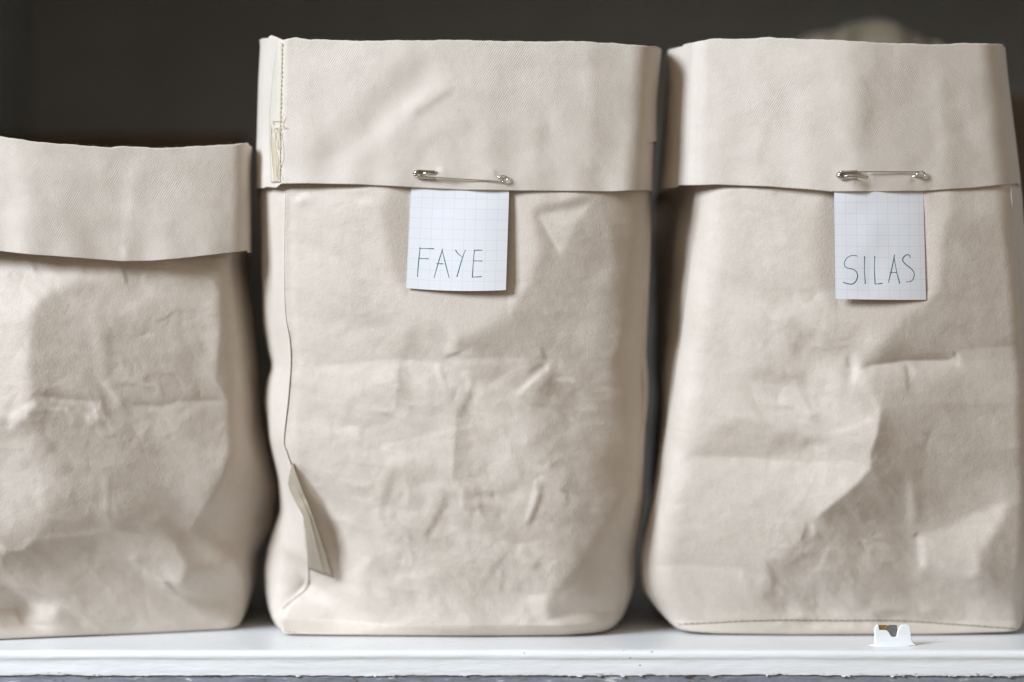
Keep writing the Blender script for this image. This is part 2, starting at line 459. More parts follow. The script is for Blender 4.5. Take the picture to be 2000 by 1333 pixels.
RL.S([(150, 1085), (165, 1075), (195, 1060)], -0.08, 7)
RL.N(0.012, 5, 16, 1); RL.N(0.015, 18, 60, 2)
RL.K(70, 0.053, 201, (RL.Y > 520)); RL.K(40, 0.068, 202, (RL.Y > 1000)); RL.K(30, 0.068, 203, (RL.Y > 740) & (RL.Y < 880) & (RL.X < 420)); RL.C(0.018, 80, 101); RL.C(0.010, 34, 102); RL.C(0.024, 60, 103, RL.Y > 980); RL.C(0.02, 26, 104, (RL.Y > 760) & (RL.Y < 900) & (RL.X < 320))
RL.solve()

# ---- middle bag body
RM = Relief(440, 1340, 330, 1300)
RM.P([(985, 300), (1400, 300), (1400, 1300), (1130, 1300), (1080, 1000), (1040, 760), (900, 700), (905, 580)], -0.22, 35)
RM.S([(575, 395), (592, 382), (602, 376)], 0.15, 10); RM.S([(583, 405), (600, 398)], -0.10, 8)
RM.S([(690, 402), (735, 392), (752, 380)], 0.12, 10); RM.S([(770, 382), (785, 400), (775, 425)], -0.14, 12)
RM.S([(760, 378), (772, 372)], 0.10, 6)
RM.P([(1010, 380), (1160, 382), (1150, 398), (1060, 420), (1020, 430)], -0.10, 6)
RM.P([(1052, 422), (1130, 411), (1170, 384), (1125, 440), (1097, 505)], 0.16, 4)
RM.S([(1054, 424), (1075, 460), (1097, 500)], 0.10, 5)
RM.S([(1182, 440), (1190, 480), (1186, 560)], 0.09, 12)
RM.S([(1196, 430), (1205, 500)], -0.04, 14)
RM.E([(1226, 372), (1240, 400), (1252, 440), (1262, 475)], 0.03, 20, -0.16, 25)
RM.E([(1218, 640), (1207, 685), (1190, 712)], 0.05, 30, -0.16, 45)
RM.S([(1184, 705), (1188, 740)], 0.08, 12)
RM.P([(1200, 700), (1240, 690), (1240, 760), (1225, 770)], -0.08, 12)
RM.S([(874, 590), (886, 630), (884, 665), (866, 700)], 0.17, 12)
RM.E([(888, 575), (896, 640), (892, 690)], 0, 20, -0.14, 45)
RM.S([(850, 610), (842, 660), (846, 690)], -0.06, 12)
RM.S([(868, 702), (884, 696), (902, 690)], -0.26, 4)
RM.P([(797, 645), (815, 640), (835, 700), (783, 702)], -0.13, 5)
RM.E([(560, 724), (640, 716), (780, 704), (845, 712), (900, 704), (1040, 700)], 0.055, 90, -0.03, 30)
RM.E([(781, 704), (776, 750), (772, 810)], 0.08, 16, -0.12, 18)
RM.S([(846, 712), (858, 735), (868, 770)], 0.10, 10); RM.S([(858, 716), (870, 745)], -0.14, 5)
RM.S([(900, 722), (916, 745), (912, 775)], 0.15, 9); RM.S([(926, 735), (918, 775), (900, 812)], -0.13, 8)
RM.S([(940, 760), (925, 790), (915, 820)], 0.08, 8)
RM.S([(1058, 680), (1062, 700), (1070, 706)], -0.17, 6)
RM.S([(1073, 708), (1068, 722), (1040, 745), (1008, 772)], 0.30, 7)
RM.S([(1062, 712), (1045, 722), (1030, 732)], -0.14, 6)
RM.S([(1082, 725), (1072, 750), (1050, 770)], -0.10, 8)
RM.S([(1130, 720), (1155, 750)], -0.07, 14); RM.S([(1120, 750), (1140, 800)], 0.05, 12)
RM.E([(892, 790), (890, 850), (886, 900), (884, 940), (895, 965)], 0.08, 26, -0.14, 26)
RM.S([(886, 935), (898, 965), (906, 1000)], 0.17, 8)
RM.S([(868, 962), (870, 985), (850, 1020), (828, 1058)], -0.20, 9)
RM.S([(846, 968), (835, 990), (826, 1010)], 0.14, 10)
RM.S([(775, 900), (758, 960), (744, 1008), (752, 1030)], -0.14, 10)
RM.S([(738, 985), (735, 1010), (748, 1050)], 0.10, 10)
RM.S([(790, 880), (755, 930)], 0.06, 14)
RM.S([(720, 880), (745, 868)], -0.08, 7)
RM.S([(900, 968), (960, 968), (1005, 955), (1030, 935)], -0.09, 9)
RM.S([(1040, 945), (1062, 928)], 0.12, 6)
RM.S([(1046, 945), (1038, 985), (1026, 1020)], 0.22, 7)
RM.S([(1060, 950), (1048, 990), (1030, 1034)], -0.26, 8)
RM.S([(1070, 960), (1060, 1000)], 0.07, 8)
RM.P([(850, 1000), (880, 1000), (870, 1060), (820, 1090)], -0.08, 8)
RM.S([(1018, 1060), (1010, 1085), (1030, 1100)], 0.13, 8); RM.S([(985, 1065), (975, 1100), (940, 1150)], -0.10, 10)
RM.S([(1055, 1095), (1040, 1115)], -0.14, 8); RM.S([(1085, 1085), (1078, 1120), (1068, 1160)], 0.14, 9)
RM.S([(1020, 1130), (1012, 1160)], -0.10, 7); RM.S([(1000, 1120), (990, 1150)], 0.08, 8)
RM.S([(760, 1140), (800, 1128), (850, 1120)], 0.10, 9); RM.S([(740, 1120), (790, 1112)], -0.06, 12)
RM.S([(930, 1160), (925, 1190)], -0.07, 8); RM.S([(915, 1080), (910, 1160)], 0.05, 10)
RM.P([(1030, 1165), (1062, 1160), (1068, 1208), (1040, 1200)], 0.15, 5)
RM.P([(1067, 1212), (1072, 1168), (1120, 1110), (1180, 1035), (1212, 970), (1300, 960), (1300, 1060), (1225, 1120), (1216, 1190), (1130, 1200)], -0.22, 6)
RM.P([(1180, 1040), (1215, 1000), (1300, 1000), (1300, 1085), (1200, 1085)], -0.14, 14)
RM.E([(1062, 1214), (1090, 1206), (1125, 1198), (1180, 1199), (1222, 1200)], 0.20, 26, -0.10, 12, 1.5)
RM.S([(1205, 1115), (1222, 1140), (1236, 1160)], 0.10, 9)
RM.S([(1216, 1195), (1206, 1232)], -0.15, 5)
RM.S([(655, 1000), (680, 1060), (700, 1110), (688, 1150), (640, 1172), (580, 1180)], 0.17, 22)
RM.S([(600, 1170), (680, 1168)], -0.05, 8)
RM.P([(568, 905), (590, 925), (630, 985), (665, 1135), (656, 1146), (640, 1115), (600, 1010)], -0.35, 3)
RM.P([(490, 1070), (544, 1070), (600, 1146), (560, 1180), (530, 1215), (490, 1200)], -0.75, 4)
RM.S([(548, 1082), (575, 1118), (598, 1146)], 0.12, 6)
RM.S([(520, 1000), (540, 1010), (570, 1012)], -0.08, 10); RM.P([(545, 860), (560, 860), (600, 1010), (598, 1080), (565, 1050), (548, 960)], 0.10, 6)
RM.S([(548, 1095), (585, 1090)], -0.08, 8)
RM.P([(440, 730), (520, 722), (542, 760), (545, 840), (520, 850), (440, 840)], -0.05, 8)
RM.S([(530, 718), (568, 714)], -0.10, 6)
RM.E([(700, 1236), (800, 1228), (870, 1232), (1000, 1243)], -0.22, 14, 0.03, 10)
RM.S([(572, 400), (570, 600), (582, 712), (574, 780), (568, 858), (582, 912)], 0.07, 9, False); RM.S([(560, 380), (556, 600), (566, 660), (569, 712), (563, 780), (556, 858), (570, 912)], -0.20, 3.5, False)
RM.S([(592, 1010), (602, 1110), (600, 1148), (560, 1185), (540, 1208), (533, 1225)], -0.22, 3.5, False)
reg = (RM.Y > 690) & (RM.X > 620)
RM.N(0.010, 5, 14, 3); RM.N(0.014, 16, 55, 4); RM.N(0.016, 9, 30, 5, reg)
RM.K(60, 0.054, 211, (RM.Y > 400) & (RM.X > 590)); RM.K(130, 0.081, 212, reg & (RM.X < 1200)); RM.C(0.016, 90, 111, RM.X > 600); RM.C(0.028, 48, 112, reg); RM.C(0.022, 24, 113, (RM.Y > 880) & (RM.X > 720) & (RM.X < 1120)); RM.C(0.008, 30, 114)
RM.solve()

# ---- right bag body
RR = Relief(1200, 2280, 330, 1300)
RR.S([(1391, 365), (1392, 430), (1396, 510)], -0.09, 4); RR.S([(1400, 365), (1412, 392), (1408, 420)], -0.07, 4)
RR.S([(1510, 372), (1514, 385)], -0.12, 5); RR.P([(1500, 362), (1560, 366), (1622, 374), (1625, 388), (1590, 380), (1520, 376)], -0.08, 4)
RR.S([(1617, 378), (1620, 386)], -0.12, 5)
RR.P([(1748, 560), (1722, 640), (1702, 690), (1680, 726), (1860, 706), (2280, 690), (2280, 360), (1900, 380), (1812, 420), (1806, 560)], -0.17, 10)
RR.S([(1815, 395), (1812, 420), (1810, 450)], 0.18, 8); RR.S([(1822, 376), (1832, 392), (1836, 412)], -0.20, 5); RR.S([(1838, 385), (1845, 375)], 0.12, 6)
RR.S([(1880, 372), (1940, 382)], -0.08, 8); RR.S([(1950, 390), (1960, 420)], -0.06, 12)
RR.E([(1675, 728), (1700, 717), (1770, 707), (1855, 707), (1870, 694)], 0.26, 20, -0.22, 13, 1.5)
RR.S([(1870, 690), (1875, 705), (1868, 720)], 0.14, 5); RR.S([(1862, 690), (1866, 700)], -0.15, 4)
RR.E([(1875, 686), (1930, 682), (2010, 676)], 0.07, 24, -0.07, 14)
RR.S([(1764, 712), (1768, 725), (1770, 770)], -0.16, 6); RR.S([(1779, 715), (1782, 740)], 0.10, 8)
RR.S([(1664, 692), (1670, 715), (1670, 732), (1660, 752)], 0.26, 9)
RR.S([(1654, 698), (1656, 722)], -0.20, 6); RR.S([(1636, 686), (1646, 680), (1656, 678)], -0.16, 3)
RR.S([(1690, 770), (1704, 790), (1706, 815)], 0.12, 10); RR.S([(1672, 755), (1690, 745)], 0.10, 8)
RR.P([(1690, 640), (1720, 620), (1725, 660), (1695, 700), (1680, 690)], 0.14, 8)
RR.P([(1540, 655), (1640, 625), (1700, 625), (1670, 690), (1580, 700), (1530, 690)], -0.13, 9)
RR.E([(1505, 650), (1535, 634), (1545, 610)], -0.06, 20, 0.07, 20)
RR.S([(1490, 685), (1500, 665)], -0.08, 6); RR.S([(1600, 690), (1604, 712)], -0.09, 5); RR.S([(1596, 648), (1600, 680)], 0.08, 9)
RR.P([(1455, 735), (1505, 690), (1580, 705), (1575, 760), (1540, 755), (1500, 740), (1460, 760)], -0.09, 9)
RR.P([(1545, 735), (1577, 720), (1570, 760), (1552, 768)], -0.08, 5)
RR.S([(1590, 740), (1650, 735)], 0.05, 16)
RR.S([(1400, 600), (1440, 640)], 0.03, 20); RR.S([(1325, 600), (1340, 630)], -0.05, 12)
RR.P([(1714, 800), (1704, 852), (1693, 885), (1694, 915), (1668, 948), (1600, 1005), (1583, 1028), (1600, 1046), (1760, 1047), (1792, 1046), (1860, 1034), (1900, 1008), (1970, 980), (2280, 960), (2280, 800), (1990, 790), (1780, 790), (1735, 800)], -0.05, 3)
RR.P([(1720, 760), (1700, 860), (1700, 930), (1610, 1010), (1600, 1040), (1790, 1040), (1890, 1005), (1960, 980), (2280, 950), (2280, 740), (1990, 720), (1780, 730)], -0.12, 26)
RR.E([(1716, 792), (1705, 850), (1693, 884), (1694, 914), (1668, 947), (1600, 1004), (1580, 1028)], 0.20, 60, -0.20, 110, 2.5)
RR.S([(1706, 815), (1660, 838), (1620, 850)], 0.10, 7); RR.S([(1640, 850), (1690, 828)], -0.05, 8)
RR.P([(1352, 893), (1395, 840), (1440, 815), (1525, 842), (1570, 850), (1620, 860), (1560, 885), (1470, 898)], -0.12, 7)
RR.E([(1350, 894), (1470, 897), (1560, 906), (1650, 902)], 0.07, 50, -0.05, 14)
RR.S([(1325, 912), (1360, 880)], -0.08, 8); RR.S([(1515, 850), (1530, 880)], -0.05, 10)
RR.E([(1262, 1112), (1330, 1108), (1480, 1112)], 0.07, 60, -0.04, 40)
RR.P([(1577, 1022), (1600, 1046), (1780, 1050), (1790, 1200), (1500, 1195), (1478, 1180), (1498, 1100)], -0.13, 8)
RR.S([(1500, 1100), (1512, 1135), (1506, 1158), (1486, 1176)], -0.18, 9); RR.S([(1482, 1120), (1486, 1145)], 0.14, 12)
RR.S([(1574, 1020), (1570, 1045), (1562, 1060)], -0.16, 5); RR.S([(1584, 1022), (1586, 1050)], 0.20, 6); RR.S([(1592, 1040), (1606, 1055)], -0.12, 6)
RR.S([(1560, 1120), (1620, 1112), (1660, 1095)], 0.08, 7); RR.S([(1500, 1110), (1490, 1092)], -0.08, 4)
RR.P([(1640, 1070), (1720, 1055), (1800, 1075), (1800, 1140), (1680, 1130)], 0.05, 14)
RR.P([(1796, 1048), (1860, 1032), (1905, 1008), (1968, 980), (1962, 1010), (1912, 1080), (1900, 1135), (1840, 1120), (1810, 1090)], 0.17, 6)
RR.P([(1974, 985), (1918, 1075), (1905, 1130), (1915, 1170), (2000, 1195), (2280, 1200), (2280, 960)], -0.17, 6)
RR.P([(1970, 1100), (2020, 1080), (2280, 1080), (2280, 1170), (1960, 1170)], -0.10, 14)
RR.S([(1788, 1054), (1797, 1043)], -0.35, 4); RR.S([(1799, 1052), (1804, 1080), (1806, 1118)], 0.30, 10)
RR.S([(1772, 930), (1776, 985), (1782, 1035)], 0.13, 9); RR.S([(1792, 960), (1800, 1035)], -0.10, 12); RR.S([(1745, 960), (1740, 1000)], -0.04, 12)
RR.S([(1690, 1208), (1760, 1202), (1830, 1212)], -0.20, 9)
RR.E([(1300, 1222), (1450, 1212), (1600, 1211), (1750, 1212), (1830, 1218), (2000, 1228)], -0.12, 14, 0.03, 10)
RR.S([(1310, 1224), (1325, 1214)], -0.12, 4)
reg = (RR.Y > 560) & (RR.X > 1480) & (RR.X < 1720)
reg2 = (RR.Y > 1040) & (RR.X > 1500)
RR.N(0.010, 5, 14, 11); RR.N(0.013, 16, 55, 12); RR.N(0.016, 8, 28, 13, reg); RR.N(0.008, 8, 24, 14, reg2)
RR.K(60, 0.045, 221, (RR.X < 2020)); RR.K(70, 0.068, 222, reg); RR.K(80, 0.068, 223, reg2 & (RR.X < 1930)); RR.C(0.016, 90, 121); RR.C(0.030, 44, 122, reg); RR.C(0.030, 34, 123, reg2 & (RR.X < 1960)); RR.C(0.007, 32, 124)
RR.solve()

# ---- cuffs
def cuff_relief(x0, x1, y0, y1, seed):
    r = Relief(x0, x1, y0, y1)
    r.C(0.010, 60, seed + 5, soft=5); r.N(0.008, 4, 10, seed); r.N(0.014, 14, 50, seed + 1)
    return r
CL = cuff_relief(-320, 560, 220, 560, 21)
CL.P([(-320, 200), (40, 200), (70, 560), (-320, 560)], 0.20, 26)
CL.S([(255, 300), (250, 400), (243, 505)], 0.06, 18); CL.S([(235, 480), (245, 505)], 0.12, 10)
CL.S([(140, 330), (130, 480)], -0.04, 30); CL.P([(400, 200), (560, 200), (560, 560), (400, 560)], -0.08, 30)
CL.solve(300)
CM = cuff_relief(440, 1360, 30, 420, 31)
CM.S([(590, 345), (640, 285), (700, 235), (770, 160), (850, 95)], -0.11, 30)
CM.S([(650, 335), (740, 260), (820, 190), (870, 150)], 0.09, 22)
CM.S([(800, 232), (840, 205), (890, 172)], -0.13, 10); CM.S([(785, 210), (830, 180)], 0.08, 12)
CM.S([(812, 345), (820, 300), (850, 262), (880, 250)], -0.08, 20)
CM.S([(835, 350), (870, 352), (900, 360)], -0.2, 8); CM.S([(850, 332), (866, 330)], 0.2, 6); CM.S([(966, 330), (970, 345)], -0.15, 5); CM.S([(985, 360), (1015, 370)], -0.08, 8); CM.S([(1005, 350), (1020, 330)], 0.05, 10)
CM.S([(560, 350), (630, 352)], 0.04, 12); CM.S([(600, 110), (680, 150)], 0.04, 22)
CM.P([(1110, 0), (1360, 0), (1360, 420), (1140, 420)], -0.12, 24)
CM.S([(1138, 90), (1142, 220), (1150, 350)], 0.05, 16); CM.S([(1190, 260), (1200, 350)], -0.05, 18)
CM.S([(1060, 240), (1050, 330)], -0.05, 14); CM.S([(1085, 210), (1075, 320)], 0.05, 16)
CM.solve(300)
CR = cuff_relief(1220, 2280, 30, 420, 41)
CR.P([(1640, 0), (2280, 0), (2280, 420), (1700, 420)], -0.13, 28)
CR.S([(1700, 150), (1690, 260), (1640, 300)], -0.06, 20); CR.S([(1500, 230), (1480, 340)], -0.05, 14); CR.S([(1560, 160), (1540, 330)], 0.04, 30)
CR.S([(1660, 355), (1690, 362), (1700, 372)], -0.22, 9); CR.S([(1692, 342), (1706, 344)], 0.2, 6); CR.S([(1776, 350), (1786, 358)], -0.15, 5); CR.S([(1800, 352), (1820, 370)], -0.10, 8); CR.S([(1830, 180), (1835, 330)], 0.06, 14)
CR.S([(1420, 340), (1460, 350)], 0.04, 12)
CR.solve(300)

# ------------------------------------------------------------------ bag geometry
def I(pts):
    P = np.array(pts, float)
    return lambda v: np.interp(v, P[:, 0], P[:, 1])
def smooth_rows(a, k):
    if k < 1: return a
    n = int(3 * k); w = np.exp(-0.5 * (np.arange(-n, n + 1) / k) ** 2); w /= w.sum()
    return np.convolve(np.pad(a, n, mode='edge'), w, mode='valid')

def ring_rows(z, prof, nfront=330):
    """z: (R,) nominal heights. prof gives the silhouettes. Returns loop (R,C,3) and weights (C,)"""
    sk = 26 if len(z) > 200 else 8
    yf = smooth_rows(prof['yf'](z), sk); rot = smooth_rows(prof['rot'](z), sk); dS = prof['dS']; dep = prof['depth']
    def x_at(pf, y, k=None):
        py = PY(z, y); v = smooth_rows(pf(py), k or prof.get('sm', 4))
        return (v - 1000) * S * (D + y) / D
    xL = x_at(prof['L'], yf + dS); xR = x_at(prof['R'], yf + dS)
    xFL = x_at(prof['FL'], yf, prof.get('smF', 16)); xFR = x_at(prof['FR'], yf, prof.get('smF', 16))
    xm = 0.5 * (xL + xR)
    bl = x_at(prof['BL'], yf + dep) if 'BL' in prof else xL + prof['inset']
    br = x_at(prof['BR'], yf + dep) if 'BR' in prof else xR - prof['inset']
    K = [  # x, y, radius
        (xFL, yf + rot * (xFL - xm), prof['rFL']),
        (xFR, yf + rot * (xFR - xm), prof['rFR']),
        (xR, yf + dS + rot * (xR - xm) * 0.5, prof['rS']),
        (br, yf + dep + 0 * z, 0.012),
        (bl, yf + dep + 0 * z, 0.012),
        (xL, yf + dS + rot * (xL - xm) * 0.5, prof['rS'])]
    K = [(np.stack([a + 0 * z, b + 0 * z], -1), r) for a, b, r in K]
    n = len(K); AB = []
    for i in range(n):
        P, r = K[i]; Pp = K[i - 1][0]; Pn = K[(i + 1) % n][0]
        lp = np.linalg.norm(Pp - P, axis=1); ln = np.linalg.norm(Pn - P, axis=1)
        AB.append((P + (Pp - P) * np.minimum(r / lp, 0.46)[:, None], P + (Pn - P) * np.minimum(r / ln, 0.46)[:, None]))
    cols = []; wts = []
    nst = [nfront, 26, 26, 24, 26, 26]; ncn = [26, 26, 24, 8, 8, 24]
    for i in range(n):
        A, B = AB[i]; P = K[i][0]
        for t in np.linspace(0, 1, ncn[i], endpoint=False):
            cols.append(A * (1 - t) ** 2 + 2 * P * t * (1 - t) + B * t * t)
            wts.append(1.0 if i < 2 else (0.35 if i in (2, 5) else 0.0))
        A2 = AB[(i + 1) % n][0]
        for t in np.linspace(0, 1, nst[i], endpoint=False):
            cols.append(B * (1 - t) + A2 * t)
            wts.append({0: 1.0, 1: 1.0 - 0.65 * t, 5: 0.35 + 0.65 * t, 2: 0.35 * (1 - t), 4: 0.35 * t, 3: 0}[i])
    C = np.stack(cols, 1)                      # R, C, 2
    # keep the silhouettes exactly where they were asked for
    nb = np.cumsum([0] + [ncn[i] + nst[i] for i in range(n)])
    mn = C[:, nb[5]:nb[5] + ncn[5], 0].min(1, keepdims=True); mx = C[:, nb[2]:nb[2] + ncn[2], 0].max(1, keepdims=True)
    if 'BL' in prof:      # the side wall runs on behind: shift the corner itself
        Lm = C[:, nb[5] + ncn[5] // 2, 0][:, None]; mn = np.minimum(Lm, xL[:, None] + 0.002)
    C[:, :, 0] = xL[:, None] + (C[:, :, 0] - mn) / (mx - mn) * (xR - xL)[:, None]
    # forward belly of the front
    t = np.clip((C[:, :, 0] - xFL[:, None]) / (xFR - xFL)[:, None], 0, 1) * 2 - 1
    w = np.array(wts)[None]
    C[:, :, 1] -= smooth_rows(prof['belly'](z), sk)[:, None] * (1 - (t * t + 0.004) ** prof.get('tent', 0.72)) / (1 - 0.004 ** 0.72) * (w > 0.99)
    V = np.zeros(C.shape[:2] + (3,)); V[:, :, :2] = C; V[:, :, 2] = z[:, None]
    return V, np.array(wts), (xFL, xFR)

def uv_of(V):
    d = np.linalg.norm(np.diff(V[:, :, :2], axis=1, prepend=V[:, :1, :2]), axis=2)
    u = np.cumsum(d, 1)
    return np.stack([u, V[:, :, 2]], -1)

side_noise = {}
def sidewave(V, wts, seed, amp):
    """soft dents on side and back walls"""
    r = np.random.RandomState(seed)
    x, y, z = V[:, :, 0], V[:, :, 1], V[:, :, 2]
    a = np.zeros(x.shape)
    for k in range(14):
        f = r.uniform(40, 260); ph = r.uniform(0, 6.28, 3); dx, dz = r.uniform(-1, 1, 2)
        a += np.sin(f * (y * dx + z * dz) + ph[0]) * np.sin(f * 0.6 * (z * dx - y * dz) + ph[1]) / (f / 60)
    return amp * a

def build_body(name, prof, relief, parent, seed, cuff_edge):
    ztop = prof['ztop']
    R = 400
    z = np.concatenate([np.linspace(0, ztop, R)])
    V, wts, (xFL, xFR) = ring_rows(z, prof)
    cx = V[:, :, 0].mean(1, keepdims=True)
    cy = V[:, :, 1].mean(1, keepdims=True)
    # bottom edge: tuck in and corner lift
    tuck = np.clip(1 - z / 0.006, 0, 1)[:, None]
    shrink = 0.0032 * (1 - np.sqrt(np.clip(1 - tuck ** 2, 0, 1)))
    dirx = V[:, :, 0] - cx; diry = V[:, :, 1] - cy
    l = np.hypot(dirx, diry) + 1e-9
    V[:, :, 0] -= dirx / l * shrink; V[:, :, 1] -= diry / l * shrink
    px = PX(V[:, :, 0], V[:, :, 1]); py = PY(V[:, :, 2], V[:, :, 1])
    h = relief.sample(px, py) * wts[None]
    fade = np.clip(V[:, :, 2] / 0.006, 0, 1)
    V[:, :, 1] -= h * fade
    zc0 = prof['neck']
    V[:, :, 1] += (0.0040 * np.clip((z - zc0 + 0.001) / 0.007, 0, 1) ** 1.0)[:, None] * wts[None]
    dl = cuff_edge(px) + 0.0011 - 0.16 * np.clip(zc0 - 0.001 - z, 0, None)[:, None] - V[:, :, 1]
    V[:, :, 1] += np.where(wts[None] > 0.99, 0.0004 * np.log1p(np.exp(np.clip(dl / 0.0004, -30, 30))), 0)
    if 'clear' in prof:
        x0, x1, y1, ymin = prof['clear']
        lim = ymin + 0.00004 * np.clip(x0 - px, 0, None) * -1 - 0.00004 * np.clip(px - x1, 0, None) - 0.00004 * np.clip(py - y1, 0, None)
        dlt = lim - V[:, :, 1]; k = 0.0006
        V[:, :, 1] += np.where(wts[None] > 0.99, k * np.log1p(np.exp(np.clip(dlt / k, -30, 30))), 0)
    sw = sidewave(V, wts, seed, 0.0011)
    V[:, :, 0] += np.where(V[:, :, 0] > cx, 1, -1) * sw * (1 - wts[None]) * fade * 0.8
    lift = prof['lift'](px)[...] * (1 - np.clip(V[:, :, 2] / 0.03, 0, 1)) ** 2 * (wts[None] > 0)
    V[:, :, 2] += lift
    V[:, :, 2] += 0.0006
    uv = uv_of(V)
    me = grid_mesh(name, V, closed=True, uv=uv)
    bm = bmesh.new(); bm.from_mesh(me); bm.verts.ensure_lookup_table()
    C = V.shape[1]
    bm.faces.new([bm.verts[i] for i in range(C)][::-1])
    bm.to_mesh(me); bm.free()
    o = link(name, me, parent, M_body)
    return o, V, wts

def build_cuff(name, prof, relief, parent, top, bot, seed):
    """outer ply + folded rim + inner ply"""
    R = 130
    t = np.linspace(0, 1, R)
    zt0 = prof['cz1']; zb0 = prof['cz0']
    zn = zb0 + (zt0 - zb0) * t
    V, wts, _ = ring_rows(zn, prof)
    cx = V[:, :, 0].mean(1, keepdims=True)
    px = PX(V[:, :, 0], V[:, :, 1])
    def zof(pl, y): return ZC - (pl(px) - 666.5) * S * (D + y) / D
    front = np.clip(wts * 2.0, 0, 1)[None]
    yy = V[:, :, 1]
    zT = zof(top, yy) * front + prof.get('zback', zt0) * (1 - front)
    zB = zof(bot, yy) * front + zb0 * (1 - front)
    # hold row-constant edges using the depth of each column
    V[:, :, 2] = zB + (zT - zB) * t[:, None]
    r = np.random.RandomState(seed)
    ww = np.sin(px[-1] * 0.05 + 1) * 0.5 + np.sin(px[-1] * 0.13 + 2.2) * 0.3 + np.sin(px[-1] * 0.31) * 0.2
    V[:, :, 2] += (ww * 0.00025)[None] * t[:, None] ** 3
    ww2 = np.sin(px[0] * 0.07 + 4) * 0.6 + np.sin(px[0] * 0.021)
    V[:, :, 1] -= (ww2 * 0.0006)[None] * (1 - t[:, None]) ** 2 * wts[None]
    py = PY(V[:, :, 2], V[:, :, 1])
    V[:, :, 1] -= relief.sample(px, py) * wts[None]
    # rim fold and inner ply
    top_row = V[-1]
    c = np.array([top_row[:, 0].mean(), top_row[:, 1].mean()])
    dr = top_row[:, :2] - c; dr /= np.linalg.norm(dr, axis=1)[:, None]
    extra = []
    rad = 0.0009
    for a in np.linspace(0.35, math.pi, 8):
        q = top_row.copy(); q[:, :2] -= dr * rad * (1 - math.cos(a)); q[:, 2] += rad * math.sin(a) * 0.8 - 0.0002
        extra.append(q)
    for dz in np.linspace(0.004, 0.045, 12):
        q = extra[7].copy(); q[:, :2] -= dr * 0.0002; q[:, 2] -= dz
        extra.append(q)
    V2 = np.concatenate([V, np.array(extra)], 0)
    # under-side of the free lower edge (ply thickness)
    low = V[0].copy(); low[:, :2] -= dr * 0.0005; low[:, 2] += 0.00005
    up = V[0].copy(); up[:, :2] -= dr * 0.0030; up[:, 2] += 0.006
    V2 = np.concatenate([up[None], low[None], V2], 0)
    uv = uv_of(V2)
    me = grid_mesh(name, V2, closed=True, uv=uv)
    o = link(name, me, parent, M_cuff)
    return o, V, wts

class Surf:
    """looks up the front surface of a mesh by where it stands in front of the camera"""
    def __init__(s, V, wts):
        m = wts > 0.3
        P = V[:, m].reshape(-1, 3)
        s.P = P; s.px = PX(P[:, 0], P[:, 1]); s.py = PY(P[:, 2], P[:, 1])
    def at(s, px, py, off=0.0):
        d = (s.px - px) ** 2 + (s.py - py) ** 2
        i = np.argpartition(d, 4)[:4]
        w = 1 / (d[i] + 0.3)
        y = float((s.P[i, 1] * w).sum() / w.sum()) - off
        return W(px, py, y)

Zpx = lambda py, y=0.0: ZC - (py - 666.5) * S * (D + y) / D
LABELS = []
bags = []
# ---- profiles (silhouettes as px over py)
bodyL = dict(BR=I([(0, 478), (850, 482), (957, 500), (1050, 490), (1150, 470), (1300, 450)]), L=I([(0, -262), (1333, -262)]), R=I([(300, 474), (500, 472), (520, 471), (600, 484), (700, 496), (820, 500), (880, 512), (957, 531), (1035, 524), (1090, 490), (1150, 487), (1235, 468), (1300, 464)]),
             FL=I([(0, -225), (1333, -235)]), smF=5, FR=I([(300, 440), (520, 430), (780, 446), (890, 450), (950, 428), (1000, 402), (1040, 378), (1070, 388), (1110, 430), (1160, 452), (1240, 462), (1300, 460)]),
             yf=I([(0, 0.0275), (0.02, 0.0235), (0.06, 0.019), (0.12, 0.0100), (0.18, 0.0066), (0.26, 0.0064)]), rot=I([(0, 0.30), (0.06, 0.26), (0.15, 0.14), (0.3, 0.12)]),
             dS=0.042, depth=0.115, rFL=0.012, rFR=0.007, rS=0.024, inset=0.006, belly=I([(0, 0.003), (0.05, 0.007), (0.15, 0.006), (0.3, 0.005)]),
             ztop=Zpx(470, 0.01), lift=I([(-300, 0), (300, 0), (465, 0.0002), (600, 0)]))
cuffL = dict(bodyL); cuffL.update(BR=I([(0, 474), (600, 474)]), L=I([(0, -268), (1333, -268)]), R=I([(250, 490), (500, 488)]), FL=I([(0, -230), (1333, -230)]), FR=I([(250, 470), (500, 462)]),
             yf=I([(0.1, 0.0045), (0.182, 0.0045), (0.25, 0.006)]), rot=I([(0, 0.14), (0.3, 0.10)]), belly=I([(0, 0.006), (0.3, 0.006)]), rFR=0.006, dS=0.026,
             cz0=Zpx(500), cz1=Zpx(288), sm=2)
